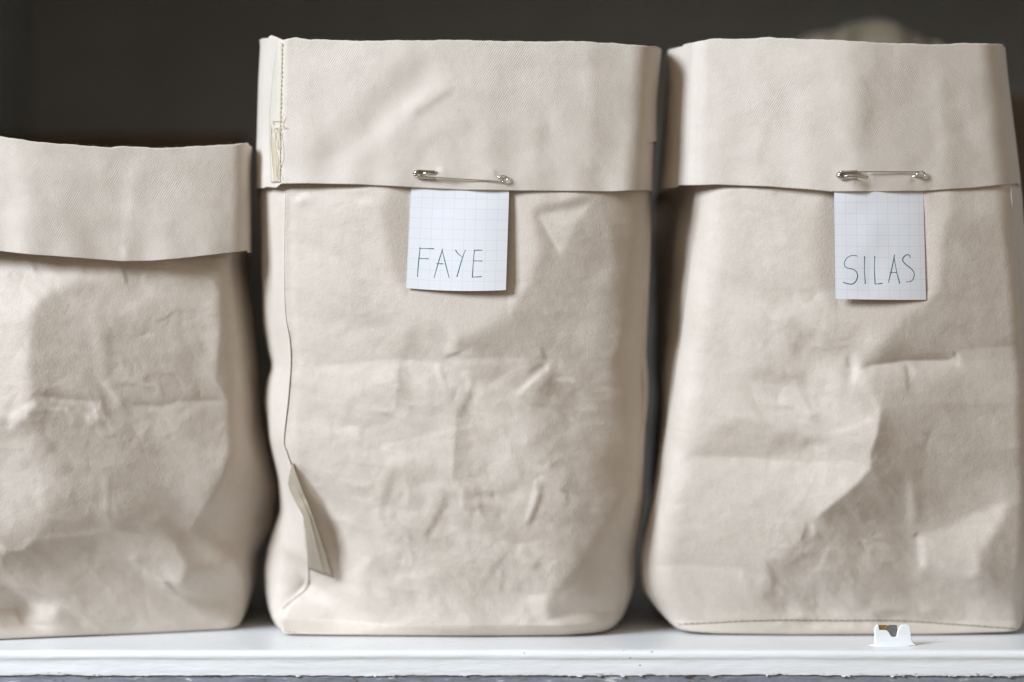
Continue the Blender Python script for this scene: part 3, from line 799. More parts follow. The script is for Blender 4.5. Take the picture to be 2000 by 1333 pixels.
bodyM = dict(smF=5, L=I([(300, 503), (380, 497), (430, 498), (500, 502), (580, 508), (640, 512), (690, 520), (718, 530), (745, 519), (790, 514), (860, 520), (930, 537), (1000, 543), (1050, 520), (1080, 512), (1120, 508), (1165, 512), (1200, 522), (1232, 540), (1300, 548)]),
             R=I([(300, 1270), (400, 1273), (450, 1278), (560, 1270), (640, 1264), (690, 1262), (730, 1266), (800, 1267), (880, 1262), (960, 1262), (1040, 1256), (1110, 1248), (1160, 1240), (1195, 1228), (1225, 1212), (1242, 1185), (1300, 1180)]),
             FL=I([(300, 560), (600, 556), (660, 565), (712, 569), (780, 563), (858, 556), (912, 570), (1000, 590), (1110, 603), (1150, 600), (1205, 552), (1240, 548), (1300, 550)]),
             FR=I([(300, 1232), (450, 1248), (700, 1236), (900, 1236), (1000, 1220), (1100, 1195), (1200, 1190), (1300, 1175)]),
             yf=I([(0, 0.0365), (0.02, 0.030), (0.05, 0.024), (0.1, 0.018), (0.16, 0.0130), (0.21, 0.0090), (0.26, 0.0088)]), rot=I([(0, 0.0), (0.3, 0.0)]),
             dS=0.030, depth=0.160, rFL=0.0022, rFR=0.024, rS=0.026, inset=0.006, belly=I([(0, 0.0045), (0.04, 0.008), (0.15, 0.0085), (0.3, 0.007)]),
             ztop=Zpx(340, 0.01), lift=I([(500, 0.0015), (560, 0.0004), (800, 0), (1100, 0), (1180, 0.0004), (1260, 0.003)]))
bodyM['neck'] = Zpx(368); bodyL['neck'] = Zpx(500); bodyM['clear'] = (798, 992, 555, 0.0044); cuffM = dict(bodyM); cuffM.update(BR=I([(60, 1270), (372, 1262)]), L=I([(60, 494), (110, 503), (180, 499), (250, 497), (360, 494)]), R=I([(80, 1298), (150, 1293), (220, 1287), (300, 1282), (372, 1279)]),
             FL=I([(60, 553), (360, 546)]), FR=I([(80, 1272), (372, 1258)]), yf=I([(0.1, 0.0070), (0.215, 0.0065), (0.3, 0.0075)]), belly=I([(0, 0.0068), (0.3, 0.0060)]),
             rFL=0.004, rFR=0.010, rS=0.02, dS=0.028, cz0=Zpx(368), cz1=Zpx(80), sm=2)
bodyR = dict(BL=I([(300, 1272), (500, 1273), (620, 1275), (700, 1277), (800, 1278), (1000, 1285), (1100, 1290), (1200, 1300)]), L=I([(300, 1352), (365, 1350), (430, 1338), (500, 1328), (560, 1322), (620, 1318), (655, 1316), (670, 1315), (700, 1308), (780, 1299), (860, 1292), (930, 1285), (975, 1278), (1030, 1264), (1080, 1254), (1120, 1251), (1160, 1256), (1195, 1278), (1222, 1310), (1300, 1320)]),
             R=I([(0, 1985), (370, 1999), (480, 2010), (700, 2018), (1000, 2020), (1180, 2006), (1235, 2000), (1300, 1990)]),
             FL=I([(300, 1392), (500, 1370), (660, 1345), (800, 1325), (900, 1312), (1000, 1294), (1100, 1276), (1160, 1276), (1222, 1318), (1300, 1330)]), FR=I([(0, 1952), (370, 1958), (480, 1972), (650, 1992), (1000, 2004), (1180, 1996), (1300, 1988)]),
             yf=I([(0, 0.0410), (0.02, 0.030), (0.05, 0.022), (0.1, 0.0185), (0.16, 0.0160), (0.21, 0.0148), (0.26, 0.0146)]), rot=I([(0, 0.0), (0.3, 0.0)]),
             dS=0.030, depth=0.160, rFL=0.012, rFR=0.006, rS=0.020, inset=0.006, belly=I([(0, 0.0035), (0.04, 0.0085), (0.15, 0.0105), (0.3, 0.0108)]),
             ztop=Zpx(340, 0.01), lift=I([(1240, 0.004), (1310, 0.0016), (1400, 0.0004), (1550, 0), (1800, 0.0), (2000, 0.0012)]))
bodyR['neck'] = Zpx(366); bodyR['clear'] = (1635, 1802, 570, 0.0054); cuffR = dict(bodyR); cuffR.update(BL=I([(70, 1320), (370, 1290)]), L=I([(70, 1313), (200, 1308), (300, 1303), (370, 1298)]), R=I([(70, 1964), (88, 1966), (180, 1975), (270, 1986), (370, 1998)]),
             FL=I([(80, 1368), (362, 1362)]), FR=I([(80, 1940), (372, 1978)]), yf=I([(0.1, 0.0135), (0.215, 0.0132), (0.3, 0.0132)]), belly=I([(0, 0.0132), (0.3, 0.0120)]),
             rFL=0.006, rFR=0.010, rS=0.018, dS=0.028, cz0=Zpx(368), cz1=Zpx(82), sm=2)
topL = I([(-300, 262), (-20, 262), (0, 270), (60, 278), (110, 283), (170, 287), (220, 290), (240, 288), (300, 291), (330, 291), (400, 288), (440, 285), (490, 281)])
botL = I([(-300, 480), (0, 491), (60, 498), (120, 502), (200, 508), (240, 511), (300, 510), (350, 506), (420, 498), (487, 489)])
topM = I([(480, 68), (500, 68), (520, 70), (540, 76), (550, 80), (560, 77), (575, 75), (600, 79), (660, 81), (730, 82), (860, 80), (950, 81), (1000, 83), (1060, 84), (1090, 83), (1140, 84), (1170, 86), (1200, 86), (1230, 89), (1260, 92), (1300, 94)])
botM = I([(480, 356), (500, 364), (538, 367), (548, 359), (600, 359), (700, 361), (800, 366), (900, 371), (1000, 373), (1100, 374), (1200, 375), (1280, 371)])
topR = I([(1300, 94), (1330, 89), (1370, 81), (1390, 78), (1440, 78), (1500, 75), (1520, 77), (1600, 79), (1660, 83), (1690, 84), (1740, 87), (1830, 89), (1880, 87), (1965, 88), (2010, 88)])
botR = I([(1280, 363), (1370, 362), (1400, 361), (1500, 365), (1580, 371), (1620, 375), (1700, 375), (1800, 374), (1900, 368), (1995, 358), (2010, 357)])

def make_bag(label, bprof, cprof, brel, crel, top, bot, seed):
    t = empty('paper_bag', ((PX(0, 0) * 0 + (bprof['L'](1200) + bprof['R'](1200)) / 2 - 1000) * S, 0.08, 0.0))
    tag(t, label, 'bag', 'washable paper bags in a row on the shelf')
    c, VC, wc = build_cuff('folded_cuff', cprof, crel, None, top, bot, seed)
    m = wc > 0.99; ex = PX(VC[:8, m, 0], VC[:8, m, 1]).mean(0); ey = VC[:14, m, 1].max(0)
    k = np.argsort(ex); cuff_edge = lambda px: np.interp(px, ex[k], ey[k])
    b, VB, wb = build_body('bag_body', bprof, brel, None, seed, cuff_edge)
    bpy.context.view_layer.update()
    adopt(b, t); adopt(c, t)
    return t, Surf(VB, wb), Surf(VC, wc)
bagL, sBL, sCL = make_bag('shortest pale paper bag at the left, rolled cuff and no name label', bodyL, cuffL, RL, CL, topL, botL, 1)
bagM, sBM, sCM = make_bag('middle tall beige paper bag with the FAYE label and an olive side tag', bodyM, cuffM, RM, CM, topM, botM, 2)
bagR, sBR, sCR = make_bag('right hand tall pale paper bag carrying the SILAS label', bodyR, cuffR, RR, CR, topR, botR, 3)

def on(surf, pts, off, n=6):
    P = spline(pts, n); return [surf.at(p[0], p[1], off) for p in P]
def stitch_run(surf, pts, off, r, dash, gap, name, mat, parent, jit=0.5):
    """a run of single stitches joined into one part"""
    P = spline(pts, 10)
    seg = np.r_[0, np.cumsum(np.linalg.norm(np.diff(P, axis=0), axis=1))]
    bm = bmesh.new(); s = 0
    while s < seg[-1] - dash:
        q = np.linspace(s, s + dash, 5)
        xs = np.interp(q, seg, P[:, 0]) + random.uniform(-jit, jit); ys = np.interp(q, seg, P[:, 1])
        pts3 = [surf.at(a, b, off - abs(k - 2) * 0.00006) for k, (a, b) in enumerate(zip(xs, ys))]
        me = tube_mesh('t', pts3, [r * 0.6, r, r, r, r * 0.6], 6)
        bm.from_mesh(me); bpy.data.meshes.remove(me)
        s += dash + gap
    o = bm_obj(name, bm, mat, None, True)
    bpy.context.view_layer.update(); adopt(o, parent)
    return o
def child_tube(name, pts3, r, mat, parent, seg=8):
    o = link(name, tube_mesh(name, pts3, r, seg), None, mat)
    bpy.context.view_layer.update(); adopt(o, parent); return o

# middle bag: side seam, in two runs above and below the tag
child_tube('side_seam', on(sBM, [(558, 375), (556, 480), (556, 560), (559, 620), (567, 665), (569, 712), (564, 780), (556, 858), (562, 885), (572, 915)], 0.00002, 14), [0.00010] * 57 + list(np.linspace(0.00011, 0.00035, 70)), M_thread_dark, bagM) if False else None
sp = spline([(558, 375), (556, 480), (556, 560), (559, 620), (567, 665), (569, 712), (564, 780), (556, 858), (562, 885), (572, 915)], 14)
child_tube('side_seam', [sBM.at(p[0], p[1], 0.0) for p in sp], list(np.interp(sp[:, 1], [375, 600, 680, 915], [0.00008, 0.00012, 0.00030, 0.00036])), M_thread_dark, bagM)
sp = spline([(594, 1010), (600, 1060), (603, 1112), (601, 1146), (580, 1166), (558, 1184), (542, 1204), (536, 1216)], 14)
child_tube('side_seam', [sBM.at(p[0], p[1], 0.0) for p in sp], list(np.interp(sp[:, 1], [1010, 1150, 1216], [0.00034, 0.00028, 0.00016])), M_thread_dark, bagM)
stitch_run(sBM, [(536, 1216), (540, 1226), (560, 1233), (580, 1236)], 0.0001, 0.00015, 6, 3, 'corner_stitching', M_thread_dark, bagM)
# right bag: bottom seam
stitch_run(sBR, [(1322, 1219), (1400, 1216), (1450, 1213), (1540, 1211), (1640, 1212), (1740, 1212), (1800, 1215), (1860, 1219), (1930, 1224), (1985, 1228)], 0.00005, 0.00022, 9, 3.2, 'bottom_seam_stitching', M_thread_pale, bagR)
child_tube('bottom_seam', on(sBR, [(1316, 1221), (1400, 1217), (1450, 1214), (1540, 1212), (1640, 1213), (1740, 1213), (1800, 1216), (1860, 1220), (1930, 1225), (1990, 1229)], -0.0001, 14), 0.00020, M_thread_dark, bagR)

# folded tag sewn into the middle bag's side seam
def tag_part():
    rows = 26; V = []
    for i in range(rows):
        t = i / (rows - 1)
        ax, ay = 572 + (600 - 572) * t, 912 + (1114 - 912) * t          # seam side
        if t < 0.3: ax = 562 + 26 * t / 0.3 if False else 572 + 18 * t / 0.3 * 0.9; 
        ax = np.interp(t, [0, 0.12, 0.5, 1], [563, 568, 594, 604]); ay = np.interp(t, [0, 0.12, 0.5, 1], [945, 962, 1012, 1112])
        bx = np.interp(t, [0, 0.2, 0.5, 0.8, 1], [570, 590, 612, 634, 649]); by = np.interp(t, [0, 0.2, 0.5, 0.8, 1], [906, 958, 1012, 1078, 1128])
        a = np.array(sBM.at(ax, ay, float(np.interp(t, [0, 0.15, 0.5, 1], [0.0050, 0.0052, 0.0032, 0.0018])))); 
        yb = min(a[1] - 0.0010, sBM.at(bx, by)[1] - 0.0012) - 0.0008 * math.sin(t * 3)
        b = np.array(W(bx, by, yb))
        row = []
        for s_ in np.linspace(0, 1, 14):
            p = a * (1 - s_) + b * s_
            p[1] -= 0.0006 * math.sin(math.pi * s_) + 0.0005 * max(0, 1 - abs(s_ - 0.62) / 0.12)
            row.append(p)
        # fold round and come back behind
        n = np.array([0.62, 0.70, 0.0])
        for k in range(1, 9):
            an = math.pi * k / 8
            row.append(b + np.array([math.sin(an) * 0.0005, (1 - math.cos(an)) * 0.0006, 0]))
        c0 = row[-1]
        a2 = a + np.array([0.0016, 0.0022, 0])
        for s_ in np.linspace(0.1, 1, 10): row.append(c0 * (1 - s_) + a2 * s_)
        V.append(row)
    me = grid_mesh('side_tag', np.array(V))
    o = link('side_tag', me, None, M_tag)
    so = o.modifiers.new('ply', 'SOLIDIFY'); so.thickness = 0.0003; so.offset = 0
    o['label'] = 'small folded olive tag sewn into the side seam'
    bpy.context.view_layer.update(); adopt(o, bagM)
    # faint stitch line along the tag
    bx = [(590, 962, 0), (606, 1004, 0), (622, 1050, 0), (640, 1108, 0)]
tag_part()

# cuff seam allowance strip and its golden stitching
def strip(name, left, right, y0, y1, off, mat, surf, parent, n=60, thick=0.0004):
    V = []
    for py in np.linspace(y0, y1, n):
        a, b = left(py), right(py)
        V.append([surf.at(x, py, off * (1.0 - 1.25 * (k / 9) ** 1.5)) for k, x in enumerate(np.linspace(a, b, 10))])
    V = np.array(V)
    d = np.zeros(V.shape[:2] + (2,)); d[:, :, 0] = V[:, :, 0]; d[:, :, 1] = V[:, :, 2]
    o = link(name, grid_mesh(name, V, uv=d), None, mat)
    so = o.modifiers.new('ply', 'SOLIDIFY'); so.thickness = thick; so.offset = 0
    bpy.context.view_layer.update(); adopt(o, parent)
    return o
strip('seam_allowance', I([(82, 543), (150, 533), (220, 527), (280, 527), (356, 530)]), I([(82, 552), (230, 549), (356, 549)]), 84, 357, 0.0009, M_seam, sCM, bagM)
strip('glued_seam_end', I([(240, 529), (280, 530), (320, 533), (356, 536)]), I([(240, 535), (270, 542), (310, 547), (356, 547)]), 244, 356, 0.0011, M_glue, sCM, bagM, 40, 0.0003)
stitch_run(sCM, [(552, 86), (551, 140), (549, 220), (548, 300), (547, 350)], 0.0003, 0.00019, 6.5, 2.2, 'golden_stitching', M_thread_gold, bagM, 0.8)
for pts in ([(533, 238), (548, 236), (553, 226), (548, 244), (556, 248), (536, 253), (540, 270), (543, 292), (545, 262), (538, 250)],
            [(540, 256), (537, 280), (541, 310), (540, 340), (545, 352)], [(546, 255), (549, 300), (544, 330), (548, 350)],
            [(532, 240), (536, 244), (533, 236)], [(531, 250), (529, 275), (531, 300), (533, 325)]):
    child_tube('loose_thread', on(sCM, pts, 0.0017, 7), 0.00011, M_thread_gold, bagM, 6)

# frayed fibres along the rims, one mass of fuzz per bag
def fuzz(surf, top, x0, x1, n, parent):
    bm = bmesh.new()
    for i in range(n):
        x = random.uniform(x0, x1); y = float(top(x))
        p = np.array(surf.at(x, y + 2, 0.0)); p[2] = p[2] + 2 * S + 0.0001; p[1] += 0.0003
        L = random.uniform(0.0003, 0.0016) * random.random() + 0.0002; a = random.gauss(0, 0.8)
        q = p + np.array([math.sin(a) * L, random.uniform(-0.3, 0.5) * L, abs(math.cos(a)) * L]); m = (p + q) / 2 + np.array([random.gauss(0, 0.0001), 0, 0.00005])
        me = tube_mesh('t', [p - np.array([0, 0, 0.0006]), m, q], [0.00003, 0.000028, 0.000012], 4, False)
        bm.from_mesh(me); bpy.data.meshes.remove(me)
    o = bm_obj('rim_fuzz', bm, M_cuff, None, False); o['kind'] = 'stuff'
    bpy.context.view_layer.update(); adopt(o, parent)
fuzz(sCL, topL, -40, 485, 260, bagL)
fuzz(sCM, topM, 560, 1230, 160, bagM)
fuzz(sCR, topR, 1380, 1960, 150, bagR)

# ------------------------------------------------------------------ name labels and pins
TL = 4.4433
def label_obj(text_label, c, depth, mat, letters, org, bow):
    """c: corners TL TR BR BL in photo px; depth(s,t) gives y"""
    def pt(u, v, off=0.0):
        a = np.array(c[0]) * (1 - u) + np.array(c[1]) * u; b = np.array(c[3]) * (1 - u) + np.array(c[2]) * u
        p = a * (1 - v) + b * v
        return W(p[0], p[1] + bow * 4 * u * (1 - u) * v, depth(u, v) - off)
    def inv(px, py):
        u = v = 0.5
        for _ in range(8):
            a = np.array(c[0]) * (1 - u) + np.array(c[1]) * u; b = np.array(c[3]) * (1 - u) + np.array(c[2]) * u
            v = (py - bow * 4 * u * (1 - u) * v - a[1]) / (b[1] - a[1])
            l = c[0][0] * (1 - v) + c[3][0] * v; r = c[1][0] * (1 - v) + c[2][0] * v
            u = (px - l) / (r - l)
        return u, v
    root = empty('name_label', pt(0.5, 0.0)); tag(root, text_label, 'label', 'graph paper name labels')
    nu, nv = 28, 34
    us = np.linspace(0, 1, nu); vs = np.linspace(-0.16, 1, nv)
    V = np.array([[pt(u, v) for u in us] for v in vs])
    uv = np.array([[((c[0][0] * (1 - u) + c[1][0] * u), ((c[0][1]) * (1 - v) + c[3][1] * v)) for u in us] for v in vs])
    o = link('paper', grid_mesh('paper', V, uv=uv), None, mat)
    so = o.modifiers.new('ply', 'SOLIDIFY'); so.thickness = 0.00010; so.offset = 0; o.data.polygons.foreach_set('use_smooth', [False] * len(o.data.polygons))
    bpy.context.view_layer.update(); adopt(o, root)
    for strokes in letters:
        bm = bmesh.new()
        for st in strokes:
            P = np.array(st, float) / TL + np.array(org)
            Q = spline(P, 7) if len(P) > 2 else np.array([P[0] * (1 - t) + P[1] * t for t in np.linspace(0, 1, 8)])
            n = len(Q)
            pts3 = []
            for k, p in enumerate(Q):
                u, v = inv(p[0], p[1]); pts3.append(pt(u, v, 0.00008))
            w = 0.00023 * (0.85 + 0.2 * np.sin(np.linspace(0, 5, n) + random.random() * 6)); w[0] *= 1.25; w[-1] *= 1.1
            P3 = np.array(pts3); T = np.gradient(P3, axis=0); T /= np.linalg.norm(T, axis=1)[:, None]
            Nn = np.cross(T, np.array([0, -1.0, 0])); Nn /= np.linalg.norm(Nn, axis=1)[:, None]
            a = [bm.verts.new(P3[k] + Nn[k] * w[k]) for k in range(n)]; b = [bm.verts.new(P3[k] - Nn[k] * w[k]) for k in range(n)]
            for k in range(n - 1): bm.faces.new((a[k], a[k + 1], b[k + 1], b[k]))
        lo = bm_obj('letter', bm, M_ink, None, False)
        bpy.context.view_layer.update(); adopt(lo, root)
    return root
P1 = grid_paper('squared_paper', 21.2, 19.9, 803.0 + 1.2, 366 + 19.5, (0.735, 0.735, 0.75))
P2 = grid_paper('squared_paper_grey', 20.4, 21.25, 1630 + 1.0, 374 + 21.8, (0.74, 0.74, 0.755))
F_ = [[(270, 815), (258, 920), (245, 1072)], [(262, 825), (330, 826), (390, 828)], [(255, 912), (343, 914)]]
A_ = [[(465, 828), (430, 940), (390, 1080)], [(460, 840), (490, 960), (522, 1083)], [(410, 957), (470, 959)]]
Y_ = [[(575, 838), (600, 872), (638, 902)], [(663, 838), (638, 902), (588, 1072)]]
E_ = [[(740, 840), (730, 950), (722, 1075)], [(738, 841), (808, 840)], [(730, 933), (808, 934)], [(720, 1075), (803, 1070)]]
S1 = [[(510, 892), (480, 885), (440, 893), (405, 925), (395, 965), (415, 992), (480, 1010), (508, 1045), (505, 1090), (475, 1130), (430, 1133), (385, 1118)]]
I_ = [[(572, 893), (570, 1010), (578, 1133)]]
L_ = [[(660, 890), (657, 1010), (663, 1135)], [(663, 1135), (728, 1128)]]
A2 = [[(832, 878), (805, 1010), (778, 1120)], [(825, 898), (850, 1030), (876, 1130)], [(792, 1035), (855, 1033)]]
S2 = [[(965, 907), (962, 887), (940, 880), (910, 900), (902, 930), (930, 965), (975, 1000), (1000, 1040), (995, 1085), (970, 1112), (930, 1115)]]
def hang(surf, c, wave, lean):
    """the paper hangs from just behind the cuff: its depth follows the cuff above it"""
    us = np.linspace(0, 1, 9)
    ys = [max(surf.at(c[0][0] * (1 - u) + c[1][0] * u, py)[1] for py in (335, 345, 355)) + 0.0011 for u in us]
    q = np.polyfit(us, ys, 2)
    return lambda u, v: float(np.polyval(q, u)) + 0.00025 + wave(u, v) * min(1, max(0, v * 5)) - lean * max(v, 0)
cM = [(803, 364), (994.5, 369), (988, 567), (793, 563)]; cR = [(1629, 372), (1803, 372), (1808.5, 586), (1632, 584)]
depM = hang(sCM, cM, lambda u, v: 0.0006 * math.sin(u * 5.2 + 0.8) - 0.0012 * max(0, u - 0.62) * v, 0.0016)
depR = hang(sCR, cR, lambda u, v: 0.0006 * math.sin(u * 4.6 - 0.4) * (1 - 0.5 * v) + 0.0004 * math.cos(v * 8) * math.exp(-((u - 0.4) / 0.15) ** 2), 0.0012)
label_obj('squared paper label handwritten FAYE hanging below the middle bag cuff', cM, depM, P1, [F_, A_, Y_, E_], (760, 300), 3.5)
label_obj('squared paper label handwritten SILAS hanging below the right bag cuff', cR, depR, P2, [S1, I_, L_, A2, S2], (1560, 300), 0.8)

def safety_pin(label, surf, cap, coil, wire_low, group):
    """cap, coil: photo px of the clasp's closed end and of the coil's centre"""
    cap = np.array(cap, float); coil = np.array(coil, float)
    yc = surf.at(*cap)[1]; ye = surf.at(*coil)[1]
    base = np.array(W(*((cap + coil) / 2), (yc + ye) / 2 - 0.001))
    root = empty('safety_pin', base); tag(root, label, 'safety pin', group)
    ax = np.array(W(*coil, ye)) - np.array(W(*cap, yc)); Lp = np.linalg.norm(ax); ax /= Lp
    out = np.array([0, -1.0, 0]); up = np.cross(ax, out) * -1
    up = np.cross(out, ax); up /= np.linalg.norm(up)
    if up[2] < 0: up = -up
    out = np.cross(ax, up); out = out if out[1] < 0 else -out
    o3 = np.array(W(*cap, yc)) + out * 0.0009
    ts = np.linspace(0, 1, 9); dv = []
    for t_ in ts:
        q = cap * (1 - t_) + coil * t_
        dv.append(max(0.0, (yc * (1 - t_) + ye * t_) - min(surf.at(q[0], q[1] + dy)[1] for dy in (-6, 0, 6))))
    dv = np.convolve(np.pad(dv, 1, mode='edge'), [0.3, 0.4, 0.3], 'valid') + 0.0001
    def Q(a, b, c=0.0): return o3 + ax * a + up * b + out * (c + float(np.interp(a / Lp, ts, dv)))
    sgn = -1 if wire_low else 1
    # clasp: pressed sheet hood, mouth to the camera
    rows = []
    Lc = 0.0102 if wire_low else 0.0095; hw = 0.0021
    for i, t in enumerate(np.linspace(0, 1, 26)):
        a = Lc * t ** 1.35
        rr = hw * math.sqrt(max(1 - (1 - min(1, a / 0.0030)) ** 2, 0.0004))
        op = 0.10 + 0.85 * min(1, max(0, (a - 0.0012) / 0.0018))        # mouth half angle
        angs = np.linspace(op * 1.0 + 0.02, 2 * math.pi - op * 1.0 - 0.02, 30)
        shift = 0.0
        row = []
        for an in angs:
            b = rr * math.sin(an); c = rr * 0.72 * math.cos(an)
            row.append(Q(a, b * 0.95, c))
        rows.append(row)
    o = link('clasp', grid_mesh('clasp', np.array(rows)), None, M_steel)
    so = o.modifiers.new('sheet', 'SOLIDIFY'); so.thickness = 0.00032; so.offset = 0
    bpy.context.view_layer.update(); adopt(o, root)
    # fixed arm in front of the cuff
    b0 = sgn * 0.0013
    p = [Q(0.0012, b0 * 1.0, 0.0009), Q(0.006, b0 * 1.05, 0.0010), Q(Lc, b0 * 0.98, 0.0007), Q(Lp * 0.5, b0 * 0.95 + sgn * 0.0001, 0.0002), Q(Lp - 0.003, b0 * 0.98, 0.0000)]
    # coil
    rc = 0.00155
    cc = np.array([Lp - 0.0006, 0])
    for k in range(40):
        th = sgn * (math.pi / 2) - sgn * (k / 39) * 2 * math.pi * 1.5
        p.append(Q(Lp - 0.0002 + rc * 1.25 * math.cos(th), rc * 0.95 * math.sin(th), 0.0000 + 0.0007 * (0.5 - k / 39)))
    p += [Q(Lp - 0.0026, -b0 * 0.6, -0.0004), Q(Lp - 0.0042, -b0 * 0.55, -0.0016)]
    child_tube('wire', spline(p, 5), 0.00030, M_steel, root, 12)
    # point end re-entering the clasp
    ex = Lc + (0.0048 if not wire_low else 0.0012)
    child_tube('point_wire', [Q(0.003, -b0 * 0.35, 0.0002), Q(Lc * 0.8, -b0 * 0.45, 0.0002), Q(ex - 0.0012, -b0 * 0.5, -0.0002), Q(ex + 0.001, -b0 * 0.5, -0.0018)], 0.00024, M_steel, root, 10)
    return root
safety_pin('steel safety pin through the middle bag cuff above the FAYE label', sCM, (807, 340), (984, 350), True, 'safety pins holding the name labels')
safety_pin('steel safety pin through the right bag cuff above the SILAS label', sCR, (1632, 343), (1798, 342), False, 'safety pins holding the name labels')

# ------------------------------------------------------------------ shelf and cabinet
XL_, XR_ = -0.345, 0.42
YB = 0.50
def shelf():
    root = empty('shelf', (0, 0.1, 0)); tag(root, kind='structure')
    ye = -0.0096
    prof = [(YB, 0.0), (0.2, 0.0), (0.1, 0), (0.05, 0), (0.02, 0), (0.005, 0), (-0.004, 0.0), (-0.0072, -0.0001), (-0.0088, -0.0005), (-0.0096, -0.0013), (-0.0099, -0.0024), (-0.0098, -0.0034), (-0.0094, -0.0041), (-0.0092, -0.0047),
            (-0.0093, -0.0065), (-0.0094, -0.0085), (-0.0094, -0.0100)]
    xs = np.linspace(XL_, XR_, 1500)
    r = np.random.RandomState(3)
    def n1(sc, a):
        v = r.randn(len(xs)); k = np.exp(-0.5 * (np.arange(-60, 61) / sc) ** 2); v = np.convolve(v, k / k.sum(), 'same'); return a * v / v.std()
    edge = -0.0117 + n1(40, 0.00014) + n1(3, 0.00010) + n1(1.2, 0.00006)
    bite = np.maximum(0, n1(5, 1) - 1.5) * 0.00045
    right = np.clip((xs - 0.0) / 0.1, 0.15, 1)
    edge += bite * right * 1.3 + n1(60, 0.0001)
    rows = []
    for (y, z) in prof:
        wob = n1(25, 0.00006) + n1(4, 0.000025)
        if y > 0.01: wob = wob * 0
        rows.append(np.stack([xs, y + wob, z + wob * 0.6 * (z > -0.004)], -1))
    last = rows[-1]
    rows.append(np.stack([xs, -0.0094 + n1(6, 0.00008), edge + 0.0003], -1))
    rows.append(np.stack([xs, -0.0093 + 0 * xs, edge], -1))
    rows.append(np.stack([xs, -0.0086 + 0 * xs, edge + 0.00015], -1))
    V = np.array(rows)
    o = link('white_paint_layer', grid_mesh('white_paint_layer', V, flip=True), root, M_white)
    o.location = (0, -0.1, 0)
    # grey painted board under it
    rows = []
    for z in (-0.006, -0.010, -0.0112, -0.0118, -0.0124, -0.013, -0.014, -0.016, -0.022, -0.03):
        rows.append(np.stack([xs, -0.0085 + n1(5, 0.00012) + n1(30, 0.00012), z + 0 * xs], -1))
    g = link('grey_board', grid_mesh('grey_board', np.array(rows), flip=True), root, M_grey); g.location = (0, -0.1, 0)
    bm = bmesh.new(); bm_box(bm, XL_, XR_, -0.0078, YB, -0.03, -0.0004)
    c = bm_obj('board_core', bm, M_brown, root); c.location = (0, -0.1, 0)
    # curled flakes of loose paint along the lower edge
    for i in range(22):
        x = random.choice([random.uniform(0.04, 0.24), random.uniform(-0.24, 0.24)])
        z0 = float(np.interp(x, xs, edge)); L = random.uniform(0.0006, 0.0030); hgt = random.uniform(0.0002, 0.0006)
        Vf = []
        for a in np.linspace(0, 1, 6):
            Vf.append([(x + L * (a - 0.5), -0.0094 - 0.0005 * b * random.uniform(0.4, 1), z0 + 0.0002 - hgt * b * math.sin(math.pi * a) ** 0.5 - 0.0001) for b in np.linspace(0, 1, 4)])
        f = link('paint_flake', grid_mesh('paint_flake', np.array(Vf)), root, M_white if random.random() < 0.75 else M_glue); f.location = (0, -0.1, 0)
        so = f.modifiers.new('t', 'SOLIDIFY'); so.thickness = 0.00015
shelf()

def panel(name, x0, x1, y0, y1, z0, z1, mat):
    bm = bmesh.new(); bm_box(bm, x0, x1, y0, y1, z0, z1)
    bmesh.ops.bevel(bm, geom=bm.edges[:], offset=0.0015, segments=2, affect='EDGES')
    o = bm_obj(name, bm, mat); o['kind'] = 'structure'; return o
panel('back_wall', XL_ - 0.02, XR_ + 0.02, YB + 0.001, YB + 0.018, -0.03, 0.44, M_back)
panel('left_wall', XL_ - 0.020, XL_ - 0.001, -0.009, YB, 0.0005, 0.44, M_back)
panel('right_wall', XR_ + 0.001, XR_ + 0.02, 0.0, YB, 0.0005, 0.44, M_back)
panel('cupboard_top', XL_ - 0.02, XR_ + 0.02, 0.02, YB + 0.018, 0.4415, 0.46, M_back)

def plank(label, px0, px1, pytop, y, tilt):
    a = W(px0, pytop, y); b = W(px1, pytop, y)
    bm = bmesh.new(); bm_box(bm, a[0], b[0], y, y + 0.014, 0.001, a[2])
    bmesh.ops.bevel(bm, geom=bm.edges[:], offset=0.002, segments=2, affect='EDGES')
    for v in bm.verts: v.co.y += (v.co.z - a[2]) * tilt
    o = bm_obj('wooden_board', bm, M_brown); tag(o, label, 'board', 'brown boards standing at the back')
plank('dark brown wooden board standing behind the shortest bag', -60, 480, 262, 0.325, -0.02)
plank('brown wooden board standing at the back beside the right bag', 1850, 2230, 186, 0.30, -0.02)

